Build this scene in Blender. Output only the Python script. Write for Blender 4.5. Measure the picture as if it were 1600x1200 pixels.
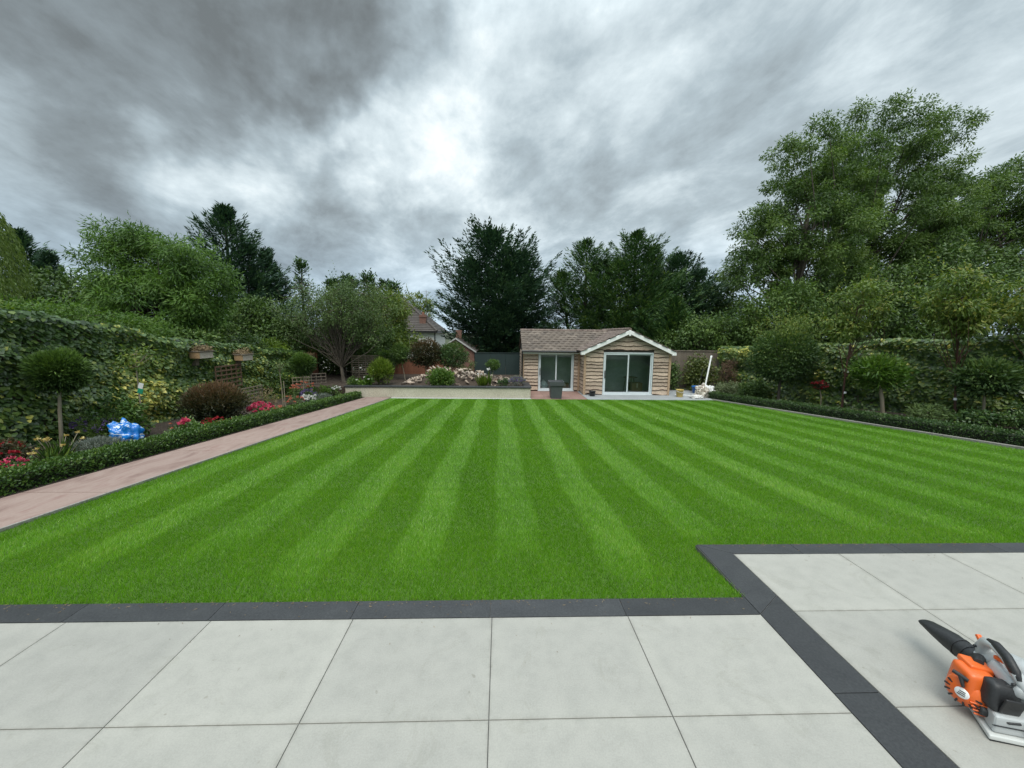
import bpy, bmesh, math
import numpy as np
from mathutils import Vector, Matrix, noise as mnoise

for _o in list(bpy.data.objects):
    bpy.data.objects.remove(_o)
SC = bpy.context.scene
COL = SC.collection
RAD = math.radians

# ------------------------------------------------------------------ camera
def camera():
    cd = bpy.data.cameras.new('camera'); co = bpy.data.objects.new('camera', cd); COL.objects.link(co)
    yaw, pit, rol = RAD(1.75), RAD(-7.5), RAD(.65)
    fw = Vector((math.sin(yaw)*math.cos(pit), math.cos(yaw)*math.cos(pit), math.sin(pit)))
    r0 = Vector((math.cos(yaw), -math.sin(yaw), 0)); u0 = r0.cross(fw)
    r = r0*math.cos(rol) + u0*math.sin(rol); u = u0*math.cos(rol) - r0*math.sin(rol)
    m = Matrix((r, u, -fw)).transposed().to_4x4(); m.translation = (0, 0, 1.8)
    co.matrix_world = m
    cd.sensor_width = 36; cd.lens = 36*590/1600; cd.clip_start = .05; cd.clip_end = 3000
    SC.camera = co
camera()
SC.view_settings.view_transform = 'Standard'
SC.view_settings.look = 'None'
SC.view_settings.exposure = 0.80
SC.view_settings.gamma = 1.0
SC.view_settings.use_curve_mapping = False
SC.cycles.max_bounces = 5
SC.cycles.diffuse_bounces = 3
SC.cycles.glossy_bounces = 3
SC.cycles.transmission_bounces = 4
SC.cycles.transparent_max_bounces = 12

SUN_AZ, SUN_EL = RAD(186), RAD(60)      # azimuth from +Y towards +X

# ------------------------------------------------------------------ world: broken overcast
def world():
    w = bpy.data.worlds.new('World'); SC.world = w; w.use_nodes = True
    w.cycles.sampling_method = 'MANUAL'; w.cycles.sample_map_resolution = 256
    nt = w.node_tree; nt.nodes.clear(); N = nt.nodes.new; L = nt.links.new
    def put(sock, v):
        if isinstance(v, (int, float)): sock.default_value = v
        elif isinstance(v, (tuple, list)): sock.default_value = v
        else: L(v, sock)
    def M(op, a, b=0, c=0, clamp=False):
        n = N('ShaderNodeMath'); n.operation = op; n.use_clamp = clamp
        put(n.inputs[0], a); put(n.inputs[1], b); put(n.inputs[2], c); return n.outputs[0]
    def VM(op, a, b=(0, 0, 0)):
        n = N('ShaderNodeVectorMath'); n.operation = op; put(n.inputs[0], a); put(n.inputs[1], b); return n
    def smooth(x, a, b):
        n = N('ShaderNodeMapRange'); n.interpolation_type = 'SMOOTHSTEP'; put(n.inputs[0], x)
        n.inputs[1].default_value = a; n.inputs[2].default_value = b; return n.outputs[0]
    def noise(v, sc, det, rough, dist=0.):
        n = N('ShaderNodeTexNoise'); L(v, n.inputs['Vector']); n.inputs['Scale'].default_value = sc
        n.inputs['Detail'].default_value = det; n.inputs['Roughness'].default_value = rough
        n.inputs['Distortion'].default_value = dist; return n.outputs[0]
    tc = N('ShaderNodeTexCoord'); d = tc.outputs['Generated']
    sp = N('ShaderNodeSeparateXYZ'); L(d, sp.inputs[0]); dx, dy, dz = sp.outputs
    up = M('ADD', M('MAXIMUM', dz, 0.), .20)
    px, py = M('DIVIDE', dx, up), M('DIVIDE', dy, up)
    a = RAD(-17); ca, sa = math.cos(a), math.sin(a)          # drift direction of the cloud deck
    u = M('ADD', M('MULTIPLY', px, sa), M('MULTIPLY', py, ca))
    v = M('SUBTRACT', M('MULTIPLY', px, ca), M('MULTIPLY', py, sa))
    def vec(su, sv, o):
        c = N('ShaderNodeCombineXYZ'); L(M('MULTIPLY', u, su), c.inputs[0]); L(M('MULTIPLY', v, sv), c.inputs[1]); c.inputs[2].default_value = o
        return c.outputs[0]
    big = noise(vec(.7, 1.05, 3.1), 1.0, 3, .5, .5)
    mid = noise(vec(1.5, 2.4, 7.7), 1.0, 9, .63, .30)
    fine = noise(vec(4.2, 6.2, 1.3), 1.0, 7, .6, .3)
    puff = noise(VM('MULTIPLY', d, (1, 1, 1.7)).outputs[0], 5.0, 9, .60, .25)
    val = M('ADD', M('MULTIPLY', M('SUBTRACT', big, .5), .55), M('ADD', M('MULTIPLY', M('SUBTRACT', mid, .5), .80), M('MULTIPLY', M('SUBTRACT', fine, .5), .18)))
    val = M('ADD', M('ADD', val, M('MULTIPLY', M('SUBTRACT', puff, .5), .55)), .545)
    wn = N('ShaderNodeTexNoise'); L(d, wn.inputs['Vector']); wn.inputs['Scale'].default_value = 3.2; wn.inputs['Detail'].default_value = 5; wn.inputs['Roughness'].default_value = .55
    wv = VM('SCALE', VM('SUBTRACT', wn.outputs['Color'], (.5, .5, .5)).outputs[0]); wv.inputs['Scale'].default_value = .62
    dw = VM('NORMALIZE', VM('ADD', d, wv.outputs[0]).outputs[0]).outputs[0]
    # thick and thin places of the cloud deck as the photograph shows them
    for c, k, amt in SKY_SPOTS:
        dt = VM('DOT_PRODUCT', dw, tuple(Vector(c).normalized())).outputs['Value']
        g = M('EXPONENT', M('MULTIPLY', M('SUBTRACT', dt, 1.0), k))
        val = M('ADD', val, M('MULTIPLY', g, amt))
    r = N('ShaderNodeValToRGB'); L(val, r.inputs[0])
    e = r.color_ramp.elements
    e[0].position = 0.0; e[0].color = (.105, .120, .127, 1)
    e[1].position = 1.0; e[1].color = (1.0, 1.0, .98, 1)
    for p, c in ((.22, (.165, .195, .212, 1)), (.45, (.272, .326, .356, 1)), (.65, (.43, .492, .520, 1)), (.83, (.63, .67, .675, 1))):
        el = e.new(p); el.color = c
    # low in the sky the deck is seen through more air: bluer
    low = smooth(dz, .30, .02)
    mx = N('ShaderNodeMix'); mx.data_type = 'RGBA'; mx.blend_type = 'MULTIPLY'
    L(M('MULTIPLY', low, .6), mx.inputs[0]); L(r.outputs[0], mx.inputs[6]); mx.inputs[7].default_value = (.84, .97, 1.12, 1)
    # overcast skies brighten towards the zenith
    zen = M('ADD', 1.0, M('MULTIPLY', smooth(dz, .55, .95), ZENITH))
    sc_ = VM('SCALE', mx.outputs[2]); L(zen, sc_.inputs['Scale'])
    sky = N('ShaderNodeTexSky'); sky.sky_type = 'NISHITA'; sky.sun_disc = False
    sky.sun_elevation = SUN_EL; sky.sun_rotation = SUN_AZ
    b1 = N('ShaderNodeBackground'); L(sky.outputs[0], b1.inputs[0]); b1.inputs[1].default_value = .08
    b2 = N('ShaderNodeBackground'); L(sc_.outputs[0], b2.inputs[0]); b2.inputs[1].default_value = 1.0
    # a few breaks near the horizon let the blue through
    brk = M('MULTIPLY', smooth(mid, .50, .38), smooth(dz, .16, .0))
    fac = M('SUBTRACT', 1.0, M('MULTIPLY', brk, .10))
    ms = N('ShaderNodeMixShader'); L(fac, ms.inputs[0]); L(b1.outputs[0], ms.inputs[1]); L(b2.outputs[0], ms.inputs[2])
    out = N('ShaderNodeOutputWorld'); L(ms.outputs[0], out.inputs[0])
ZENITH = 1.6
SKY_SPOTS = [((-.60, .673, .452), 26, -.36), ((-.267, .784, .561), 70, -.42), ((-.45, .66, .60), 20, -.12),
             ((-.23, .874, .425), 130, .22), ((-.32, .86, .40), 220, .14), ((-.529, .771, .356), 160, .42), ((-.36, .84, .40), 200, .24), ((-.12, .932, .32), 170, .24),
             ((-.059, .835, .547), 90, .16), ((.165, .82, .55), 70, .02),
             ((.12, .905, .39), 130, -.20), ((.40, .79, .46), 50, -.16), ((.70, .58, .42), 14, -.05),
             ((-.681, .692, .24), 40, -.04), ((-.397, .88, .24), 70, -.14), ((.32, .908, .271), 60, .06)]
world()

def sun():
    ld = bpy.data.lights.new('sun', 'SUN'); ld.energy = 1.3; ld.angle = RAD(40); ld.color = (1, .95, .86)
    o = bpy.data.objects.new('sun', ld); COL.objects.link(o)
    to = Vector((math.sin(SUN_AZ)*math.cos(SUN_EL), math.cos(SUN_AZ)*math.cos(SUN_EL), math.sin(SUN_EL)))
    o.rotation_euler = to.to_track_quat('Z', 'Y').to_euler(); o.location = (4, -14, 25)
sun()

# ------------------------------------------------------------------ helpers
def put(o, label=None, cat=None, group=None, kind=None):
    if label: o['label'] = label
    if cat: o['category'] = cat
    if group: o['group'] = group
    if kind: o['kind'] = kind
    return o
BASE = {}
def thing(name, label, cat, loc=(0, 0, 0), group=None):
    o = bpy.data.objects.new(name, None); o.empty_display_size = .1; COL.objects.link(o); o.location = loc
    BASE[o.name] = Vector(loc)
    return put(o, label, cat, group)
def link(name, me, parent=None, base=None, loc=None):
    o = bpy.data.objects.new(name, me); COL.objects.link(o)
    if parent is not None:
        o.parent = parent; b = BASE[parent.name]
    else: b = Vector(base) if base is not None else Vector((0, 0, 0)); o.location = b
    BASE[o.name] = b
    if loc is not None: o.location = loc
    return o

class MB:
    def __init__(s): s.v = []; s.f = []; s.m = []; s.sm = []
    def add(s, vs, fs, mi=0, smooth=False):
        n = len(s.v); s.v += [tuple(x) for x in vs]; s.f += [tuple(i+n for i in f) for f in fs]
        s.m += [mi]*len(fs); s.sm += [smooth]*len(fs); return s
    def box(s, lo, hi, mi=0, M=None):
        x0, y0, z0 = lo; x1, y1, z1 = hi
        vs = [Vector(p) for p in ((x0, y0, z0), (x1, y0, z0), (x1, y1, z0), (x0, y1, z0), (x0, y0, z1), (x1, y0, z1), (x1, y1, z1), (x0, y1, z1))]
        if M is not None: vs = [M @ p for p in vs]
        return s.add(vs, [(0, 3, 2, 1), (4, 5, 6, 7), (0, 1, 5, 4), (1, 2, 6, 5), (2, 3, 7, 6), (3, 0, 4, 7)], mi)
    def tube(s, pts, rad, n=8, mi=0, cap=True, sx=1., sy=1.):
        pts = [Vector(p) for p in pts]; k = len(pts)
        rad = [rad]*k if isinstance(rad, (int, float)) else rad
        vs = []; prev = None
        for i, p in enumerate(pts):
            t = (pts[min(i+1, k-1)] - pts[max(i-1, 0)]).normalized()
            if prev is None: a = t.orthogonal().normalized() if abs(t.z) > .9 else t.cross(Vector((0, 0, 1))).normalized()
            else: a = (prev - t*prev.dot(t)).normalized()
            prev = a; b = t.cross(a)
            for j in range(n):
                an = 2*math.pi*j/n; vs.append(p + (a*math.cos(an)*sx + b*math.sin(an)*sy)*rad[i])
        fs = [(i*n+j, i*n+(j+1) % n, (i+1)*n+(j+1) % n, (i+1)*n+j) for i in range(k-1) for j in range(n)]
        s.add(vs, fs, mi, True)
        if cap: s.add([vs[j] for j in range(n)], [tuple(reversed(range(n)))], mi); s.add(vs[-n:], [tuple(range(n))], mi)
        return s
    def lathe(s, c, prof, n=20, mi=0, axis=None):
        c = Vector(c); q = Matrix.Identity(3) if axis is None else Vector(axis).to_track_quat('Z', 'Y').to_matrix()
        vs = [c + q @ Vector((r*math.cos(2*math.pi*j/n), r*math.sin(2*math.pi*j/n), z)) for r, z in prof for j in range(n)]
        k = len(prof)
        return s.add(vs, [(i*n+j, i*n+(j+1) % n, (i+1)*n+(j+1) % n, (i+1)*n+j) for i in range(k-1) for j in range(n)], mi, True)
    def prism(s, poly, w0, w1, fn, mi=0):
        """poly of 2-D points extruded from w0 to w1; fn(a, b, w) -> xyz"""
        n = len(poly); vs = [fn(a, b, w0) for a, b in poly] + [fn(a, b, w1) for a, b in poly]
        fs = [tuple(range(n)), tuple(reversed(range(n, 2*n)))] + [(j, j+n, (j+1) % n+n, (j+1) % n) for j in range(n)]
        return s.add(vs, fs, mi)
    def mesh(s, name, mats, base=(0, 0, 0), bevel=0., seg=2, fix=True):
        me = bpy.data.meshes.new(name); b = Vector(base)
        me.from_pydata([tuple(Vector(p)-b) for p in s.v], [], s.f)
        for m in (mats if isinstance(mats, (list, tuple)) else [mats]): me.materials.append(m)
        me.polygons.foreach_set('material_index', s.m); me.polygons.foreach_set('use_smooth', s.sm)
        if bevel or fix:
            bm = bmesh.new(); bm.from_mesh(me)
            bmesh.ops.recalc_face_normals(bm, faces=bm.faces)
            if bevel:
                eds = [e for e in bm.edges if len(e.link_faces) == 2 and e.calc_face_angle(0) > .5]
                bmesh.ops.bevel(bm, geom=eds, offset=bevel, segments=seg, affect='EDGES', profile=.6, clamp_overlap=True)
            bm.to_mesh(me); bm.free()
        me.update(); return me
    def build(s, name, mats, parent=None, base=None, **k):
        b = BASE[parent.name] if parent is not None else (Vector(base) if base is not None else Vector((0, 0, 0)))
        return link(name, s.mesh(name, mats, b, **k), parent, b)

# ------------------------------------------------------------------ materials
def newmat(name):
    m = bpy.data.materials.new(name); m.use_nodes = True; nt = m.node_tree
    b = nt.nodes['Principled BSDF']; return m, nt, b
def ramp(nt, fac, stops, interp='LINEAR'):
    r = nt.nodes.new('ShaderNodeValToRGB'); nt.links.new(fac, r.inputs[0]); r.color_ramp.interpolation = interp
    e = r.color_ramp.elements
    while len(e) < len(stops): e.new(.5)
    for x, (p, c) in zip(e, stops): x.position = p; x.color = (*c, 1)
    return r.outputs[0]
def tex(nt, scale, detail=4, rough=.55, stretch=(1, 1, 1), dist=0., coord='Object', kind='noise'):
    tc = nt.nodes.new('ShaderNodeTexCoord'); mp = nt.nodes.new('ShaderNodeMapping'); mp.inputs['Scale'].default_value = stretch
    if coord == 'World': nt.links.new(nt.nodes.new('ShaderNodeNewGeometry').outputs['Position'], mp.inputs[0])
    else: nt.links.new(tc.outputs[coord], mp.inputs[0])
    if kind == 'noise':
        t = nt.nodes.new('ShaderNodeTexNoise'); t.inputs['Detail'].default_value = detail; t.inputs['Roughness'].default_value = rough
        t.inputs['Distortion'].default_value = dist
    else: t = nt.nodes.new('ShaderNodeTexVoronoi')
    t.inputs['Scale'].default_value = scale; nt.links.new(mp.outputs[0], t.inputs['Vector']); return t.outputs[0]
def mixc(nt, fac, a, b, mode='MIX'):
    n = nt.nodes.new('ShaderNodeMix'); n.data_type = 'RGBA'; n.blend_type = mode
    for s, v in ((n.inputs[0], fac), (n.inputs[6], a), (n.inputs[7], b)):
        if isinstance(v, (int, float)): s.default_value = v
        elif isinstance(v, tuple): s.default_value = (*v, 1) if len(v) == 3 else v
        else: nt.links.new(v, s)
    return n.outputs[2]
def bump(nt, b, h, strength, dist):
    n = nt.nodes.new('ShaderNodeBump'); n.inputs['Strength'].default_value = strength; n.inputs['Distance'].default_value = dist
    nt.links.new(h, n.inputs['Height']); nt.links.new(n.outputs[0], b.inputs['Normal'])
def objrand(nt):
    return nt.nodes.new('ShaderNodeObjectInfo').outputs['Random']
def mat(name, c1, c2, scale=6, rough=.7, metal=0., bmp=.2, bdist=.004, stretch=(1, 1, 1), detail=5, fine=None, piece=0., spec=.5, coat=0., dist=0., lo=.3, hi=.7):
    m, nt, b = newmat(name)
    c = ramp(nt, tex(nt, scale, detail, .6, stretch, dist), [(lo, c1), (hi, c2)])
    if fine:
        g = tex(nt, fine, 3, .7); c = mixc(nt, .5, c, ramp(nt, g, [(.3, tuple(.55*x for x in c1)), (.7, tuple(min(1, 1.25*x) for x in c2))]))
    if piece:
        c = mixc(nt, 1., c, ramp(nt, objrand(nt), [(0, (1-piece,)*3), (1, (1, 1, 1))]), 'MULTIPLY')
    nt.links.new(c, b.inputs['Base Color']); b.inputs['Roughness'].default_value = rough; b.inputs['Metallic'].default_value = metal
    b.inputs['Specular IOR Level'].default_value = spec; b.inputs['Coat Weight'].default_value = coat
    if bmp: bump(nt, b, tex(nt, fine or scale*4, 4, .65, stretch), bmp, bdist)
    return m
def leafmat(name, stops, rough=.5, trans=.3, spec=.35, ttint=(1.25, 1.3, .6)):
    m, nt, b = newmat(name)
    at = nt.nodes.new('ShaderNodeAttribute'); at.attribute_name = 'tint'
    c = ramp(nt, at.outputs['Fac'], stops)
    nt.links.new(c, b.inputs['Base Color']); b.inputs['Roughness'].default_value = rough; b.inputs['Specular IOR Level'].default_value = spec
    if trans:
        t = nt.nodes.new('ShaderNodeBsdfTranslucent'); nt.links.new(mixc(nt, 1., c, ttint, 'MULTIPLY'), t.inputs[0])
        ms = nt.nodes.new('ShaderNodeMixShader'); ms.inputs[0].default_value = trans
        nt.links.new(b.outputs[0], ms.inputs[1]); nt.links.new(t.outputs[0], ms.inputs[2])
        nt.links.new(ms.outputs[0], nt.nodes['Material Output'].inputs[0])
    return m
def G(*cs, k=(1, 1, 1)):
    n = len(cs); return [(i/(n-1), tuple(x*y for x, y in zip(c, k))) for i, c in enumerate(cs)]

# ------------------------------------------------------------------ foliage
def rdir(g, n):
    v = g.normal(size=(n, 3)); return v/np.linalg.norm(v, axis=1)[:, None]
def unit(v): return v/np.maximum(np.linalg.norm(v, axis=1), 1e-9)[:, None]
def lump(P, s, seed=0.):
    """cheap smooth pseudo-noise, about -1..1"""
    x, y, z = (P[:, i]*s for i in range(3)); q = seed*1.7
    return (np.sin(x*1.7+y*.9+q)+np.sin(y*2.1-z*1.3+q*2.1)+np.sin(z*1.9+x*1.1-q)+np.sin(x*3.7+z*2.9+y*.7+q*3))/3.2
RHOMB = (np.array([(0, 0, 0), (.5, .42, -.10), (0, 1, 0), (-.5, .42, -.10)]), np.array([(0, 1, 2), (0, 2, 3)]))
IVY = (np.array([(0, .10, 0), (.40, 0, -.06), (.55, .42, -.10), (0, 1, -.06), (-.55, .42, -.10), (-.40, 0, -.06)]),
       np.array([(0, 1, 2), (0, 2, 3), (0, 3, 4), (0, 4, 5)]))
BLADE = (np.array([(-.5, 0, 0), (.5, 0, 0), (0, 1, 0)]), np.array([(0, 1, 2)]))
def leaf_mesh(name, P, D, Nn, L, W, tint, m, shape=RHOMB, base=(0, 0, 0)):
    D = unit(D); S = unit(np.cross(D, Nn)); Z = np.cross(S, D)
    sv, sf = shape; n = len(P); k = len(sv)
    L = np.broadcast_to(np.asarray(L, float), (n,)); W = np.broadcast_to(np.asarray(W, float), (n,))
    V = (P[:, None, :] - np.asarray(base, float) + S[:, None, :]*(sv[None, :, 0]*W[:, None])[..., None]
         + D[:, None, :]*(sv[None, :, 1]*L[:, None])[..., None] + Z[:, None, :]*(sv[None, :, 2]*L[:, None])[..., None])
    F = (sf[None] + (np.arange(n)*k)[:, None, None]).reshape(-1, 3)
    me = bpy.data.meshes.new(name)
    me.vertices.add(n*k); me.vertices.foreach_set('co', V.astype(np.float32).ravel())
    nf = len(F); me.loops.add(nf*3); me.loops.foreach_set('vertex_index', F.astype(np.int32).ravel())
    me.polygons.add(nf); me.polygons.foreach_set('loop_start', np.arange(0, nf*3, 3, dtype=np.int32))
    a = me.attributes.new('tint', 'FLOAT', 'POINT')
    a.data.foreach_set('value', np.repeat(np.clip(tint, 0, 1), k).astype(np.float32))
    me.materials.append(m); me.update(calc_edges=True)
    return me
def leaf_part(name, parent, data, m, shape=RHOMB, stuff=False):
    P, D, Nn, L, W, t = data
    o = link(name, leaf_mesh(name, P, D, Nn, L, W, t, m, shape, BASE[parent.name]), parent)
    if stuff: o['kind'] = 'stuff'
    return o
def cat(*ds): return tuple(np.concatenate([np.broadcast_to(d[i], (len(d[0]),)+np.shape(d[i])[1:]) if np.ndim(d[i]) else np.full(len(d[0]), d[i]) for d in ds]) for i in range(6))

def lobes(g, ells, nl, lr, shell=.45):
    """centres and radii of leaf clumps filling a union of ellipsoids (cx,cy,cz,rx,ry,rz)"""
    vol = np.array([e[3]*e[4]*e[5] for e in ells])**.7; pick = g.choice(len(ells), nl, p=vol/vol.sum())
    e = np.array(ells)[pick]; d = rdir(g, nl); rr = (shell + (1-shell)*g.random(nl)**.6)
    C = e[:, :3] + d*rr[:, None]*e[:, 3:]
    return C, lr*(.55+.9*g.random(nl))
def clump_leaves(g, C, R, per, L, W, droop=.35, flat=.75, upb=.8, tw=.5):
    nl = len(C); w = (R/R.mean())**2; k = np.maximum(8, (per*w)).astype(int); idx = np.repeat(np.arange(nl), k); n = len(idx)
    d = rdir(g, n); r = g.random(n)**.45
    off = d*(r*R[idx])[:, None]; off[:, 2] *= flat
    P = C[idx] + off*(1+.25*lump(C[idx]+d, 5.)[:, None])
    D = d*.9 + rdir(g, n)*.8; D[:, 2] -= droop
    Nn = rdir(g, n)*.8; Nn[:, 2] += upb; Nn += d*.3
    ct = g.random(nl)
    t = tw*ct[idx] + (1-tw)*g.random(n)
    return P, D, Nn, L*(.7+.6*g.random(n)), W*(.7+.6*g.random(n)), t
def sprigs(g, ells, ns, per, ln, L, W, up=.6, t0=.6):
    """loose shoots that break the outline"""
    C, _ = lobes(g, ells, ns, 1, .70)
    cen = np.array(ells)[:, :3].mean(0); out = unit(C-cen); out[:, 2] = np.abs(out[:, 2])*.6+up; out = unit(out+rdir(g, ns)*.45)
    i = np.repeat(np.arange(ns), per); s = np.tile(np.linspace(0, 1, per), ns); n = len(i); ll = ln*(.5+g.random(ns))
    P = C[i] + out[i]*(s*ll[i])[:, None] + rdir(g, n)*.03
    return P, out[i]+rdir(g, n)*.9, rdir(g, n)+np.array((0, 0, .7)), L*(1-.4*s)*(.7+.5*g.random(n)), W*(.7+.5*g.random(n)), np.clip(t0+.3*g.normal(size=n), 0, 1)
def limb_tubes(g, mb, root, top, r0, C, nb, seg=5, rt=.35):
    root, top = np.array(root, float), np.array(top, float)
    k = 7; ts = np.linspace(0, 1, k); bend = g.normal(size=(2,))*.12*np.linalg.norm(top-root)
    tr = [root+(top-root)*t+np.array((bend[0], bend[1], 0))*math.sin(math.pi*t)*.5 for t in ts]
    mb.tube(tr, [r0*(1.25 if i == 0 else 1)*(1-(1-rt)*t) for i, t in enumerate(ts)], 9)
    for j in g.permutation(len(C))[:nb]:
        c = C[j]; i = int(np.clip(g.integers(2, k), 0, k-1)); a = tr[i]
        if c[2] < a[2]-.3: i = 2; a = tr[2]
        mid = (a*.5+c*.5); mid[2] += .12*np.linalg.norm(c-a)*g.uniform(-.6, 1.); mid[:2] += g.normal(size=2)*.1*np.linalg.norm(c-a)
        q = [a, a*.6+mid*.4, mid, mid*.45+c*.55, c]; ra = max(.012, r0*.38*(1-.55*ts[i]))
        mb.tube(q, [ra, ra*.8, ra*.55, ra*.35, ra*.12], seg, cap=False)

# ------------------------------------------------------------------ the lie of the land
def gl(y):
    """height of the garden: level patio, lawn falling gently away, level far end"""
    return -.058*(min(max(y, 2.45), 14.56)-2.45)
def gln(y): return -.058*(np.clip(y, 2.45, 14.56)-2.45)
FAR = gl(20)
def lawn_left(y): return -4.66+(y-2.4)*.0345
def lawn_right(y): return 10.36-(y-4.)*.185
def path_left(y): return -5.70+(y-2.4)*.0345

# materials of the setting
def texw(*a, **k): return tex(*a, coord='World', **k)      # runs on from slab to slab
def slab_mat():
    m, nt, b = newmat('pale porcelain')
    big = texw(nt, 1.1, 4, .6, dist=.4); sm = texw(nt, 9, 6, .7); spk = texw(nt, 130, 3, .8)
    c = ramp(nt, big, [(.30, (0.328, 0.322, 0.292)), (.70, (0.389, 0.377, 0.342))])
    c = mixc(nt, .7, c, ramp(nt, sm, [(.34, (0.290, 0.284, 0.255)), (.55, (0.373, 0.362, 0.327)), (.8, (0.420, 0.407, 0.371))]))
    c = mixc(nt, .42, c, ramp(nt, spk, [(.3, (0.275, 0.270, 0.249)), (.7, (0.443, 0.431, 0.395))]))
    # scuffs and dried puddle marks
    st = ramp(nt, texw(nt, 2.7, 7, .75, dist=1.5), [(.56, (1, 1, 1)), (.63, (.925, .925, .91)), (.70, (1, 1, 1))])
    c = mixc(nt, 1., c, st, 'MULTIPLY')
    c = mixc(nt, 1., c, ramp(nt, texw(nt, 17, 2, .5, dist=.3), [(.72, (1, 1, 1)), (.77, (.80, .79, .76))]), 'MULTIPLY')
    c = mixc(nt, 1., c, ramp(nt, objrand(nt), [(0, (.885, .887, .885)), (1, (1, 1, .99))]), 'MULTIPLY')
    tc = nt.nodes.new('ShaderNodeTexCoord'); ab = nt.nodes.new('ShaderNodeVectorMath'); ab.operation = 'ABSOLUTE'; nt.links.new(tc.outputs['Object'], ab.inputs[0])
    sx = nt.nodes.new('ShaderNodeSeparateXYZ'); nt.links.new(ab.outputs[0], sx.inputs[0])
    def mm(op, p, q):
        n = nt.nodes.new('ShaderNodeMath'); n.operation = op
        for i_, v_ in enumerate((p, q)):
            if isinstance(v_, (int, float)): n.inputs[i_].default_value = v_
            else: nt.links.new(v_, n.inputs[i_])
        return n.outputs[0]
    ed_ = mm('MINIMUM', mm('SUBTRACT', .438, sx.outputs[0]), mm('SUBTRACT', .323, sx.outputs[1]))
    ed_ = mm('ADD', ed_, mm('MULTIPLY', mm('SUBTRACT', sm, .5), .05))
    c = mixc(nt, 1., c, ramp(nt, ed_, [(0, (.92, .915, .90)), (.012, (1.02, 1.02, 1.015)), (.035, (1.035, 1.035, 1.03)), (.10, (1, 1, 1))]), 'MULTIPLY')
    nt.links.new(c, b.inputs['Base Color'])
    nt.links.new(ramp(nt, sm, [(.3, (.50,)*3), (.7, (.68,)*3)]), b.inputs['Roughness'])
    bump(nt, b, texw(nt, 60, 5, .7), .10, .002); return m
M_SLAB = slab_mat()
M_GROUT = mat('grey grout', (.085, .085, .082), (.15, .15, .145), 20, .9)
M_SLATE = mat('charcoal slate', (.028, .030, .033), (.056, .059, .062), 5, .55, fine=70, bmp=.35, bdist=.003, stretch=(1, 1.6, 1), piece=.3, dist=.6)
def path_mat():
    m, nt, b = newmat('pink sandstone')
    v = texw(nt, 1.6, 6, .62, (2.6, .7, 1), .9); g = texw(nt, 45, 4, .7)
    c = ramp(nt, v, [(.36, (0.224, 0.142, 0.121)), (.46, (0.307, 0.211, 0.178)), (.55, (0.356, 0.261, 0.224)), (.66, (0.273, 0.166, 0.142))])
    c = mixc(nt, .22, c, ramp(nt, g, [(.3, (0.199, 0.133, 0.116)), (.7, (0.390, 0.299, 0.257))]))
    c = mixc(nt, 1., c, ramp(nt, objrand(nt), [(0, (.86, .86, .87)), (1, (1, 1, 1))]), 'MULTIPLY')
    nt.links.new(c, b.inputs['Base Color']); b.inputs['Roughness'].default_value = .72
    bump(nt, b, v, .25, .006); return m
M_PATH = path_mat()
M_SOIL = mat('bed soil', (.030, .021, .015), (.085, .062, .045), 7, .95, fine=40, bmp=.9, bdist=.03)
M_EARTH = mat('rough ground', (.035, .045, .02), (.06, .075, .03), .6, .95, fine=8, bmp=.6, bdist=.05)
M_THATCH = mat('lawn soil and thatch', (.045, .10, .010), (.07, .15, .014), 9, .95, fine=60, bmp=.5, bdist=.01)
M_CONC = mat('pale concrete', (.36, .36, .34), (.48, .48, .46), 3, .85, fine=40)
M_EDGE = mat('edging stone', (.22, .21, .19), (.36, .34, .31), 6, .85, fine=40, piece=.25)

def ground():
    xs = np.concatenate([np.linspace(-900, -60, 12), np.linspace(-50, 60, 56), np.linspace(70, 900, 12)])
    ys = np.concatenate([np.linspace(-300, -20, 8), np.linspace(-15, 80, 48), np.linspace(95, 1800, 20)])
    v = []
    for y in ys:
        for x in xs:
            z = gl(y)-.22
            z -= 2.6*min(1, max(0, (y-24)/14.))
            if y > 80: z += (y-80)*.006
            v.append((x, y, z))
    n = len(xs); f = [(j*n+i, j*n+i+1, (j+1)*n+i+1, (j+1)*n+i) for j in range(len(ys)-1) for i in range(n-1)]
    put(MB().add(v, f, 0, True).build('ground', M_EARTH, fix=False), kind='structure')
ground()

def sheet(name, xa, xb, y0, y1, dz, m, step=.4, thick=.2, kind='structure'):
    """a strip following the fall of the ground, closed at its sides"""
    ys = np.linspace(y0, y1, max(2, int(abs(y1-y0)/step)+1)); v = []
    for y in ys:
        z = gl(y)+dz
        for x, zz in ((xa(y), z-thick), (xa(y), z), (xb(y), z), (xb(y), z-thick)): v.append((x, y, zz))
    f = []
    for j in range(len(ys)-1):
        a = j*4; f += [(a+i, a+i+1, a+i+5, a+i+4) for i in range(3)]
    k = (len(ys)-1)*4; f += [(0, 3, 2, 1), (k, k+1, k+2, k+3)]
    o = MB().add(v, f).build(name, m); put(o, kind=kind); return o
# soil beds each side, and the lawn's own soil
sheet('flower_bed', lambda y: -9.6, lambda y: path_left(y)-.02, -3, 14.74, .0, M_SOIL)
sheet('flower_bed', lambda y: lawn_right(y)+.10, lambda y: 17.5-(y)*.4, 0, 17.2, .0, M_SOIL)
sheet('lawn', lawn_left, lambda y: 1.715 if y < 3.04 else lawn_right(y), 2.375, 3.04, -.02, M_THATCH, .1)
sheet('lawn', lawn_left, lawn_right, 3.042, 14.50, -.02, M_THATCH)

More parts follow.
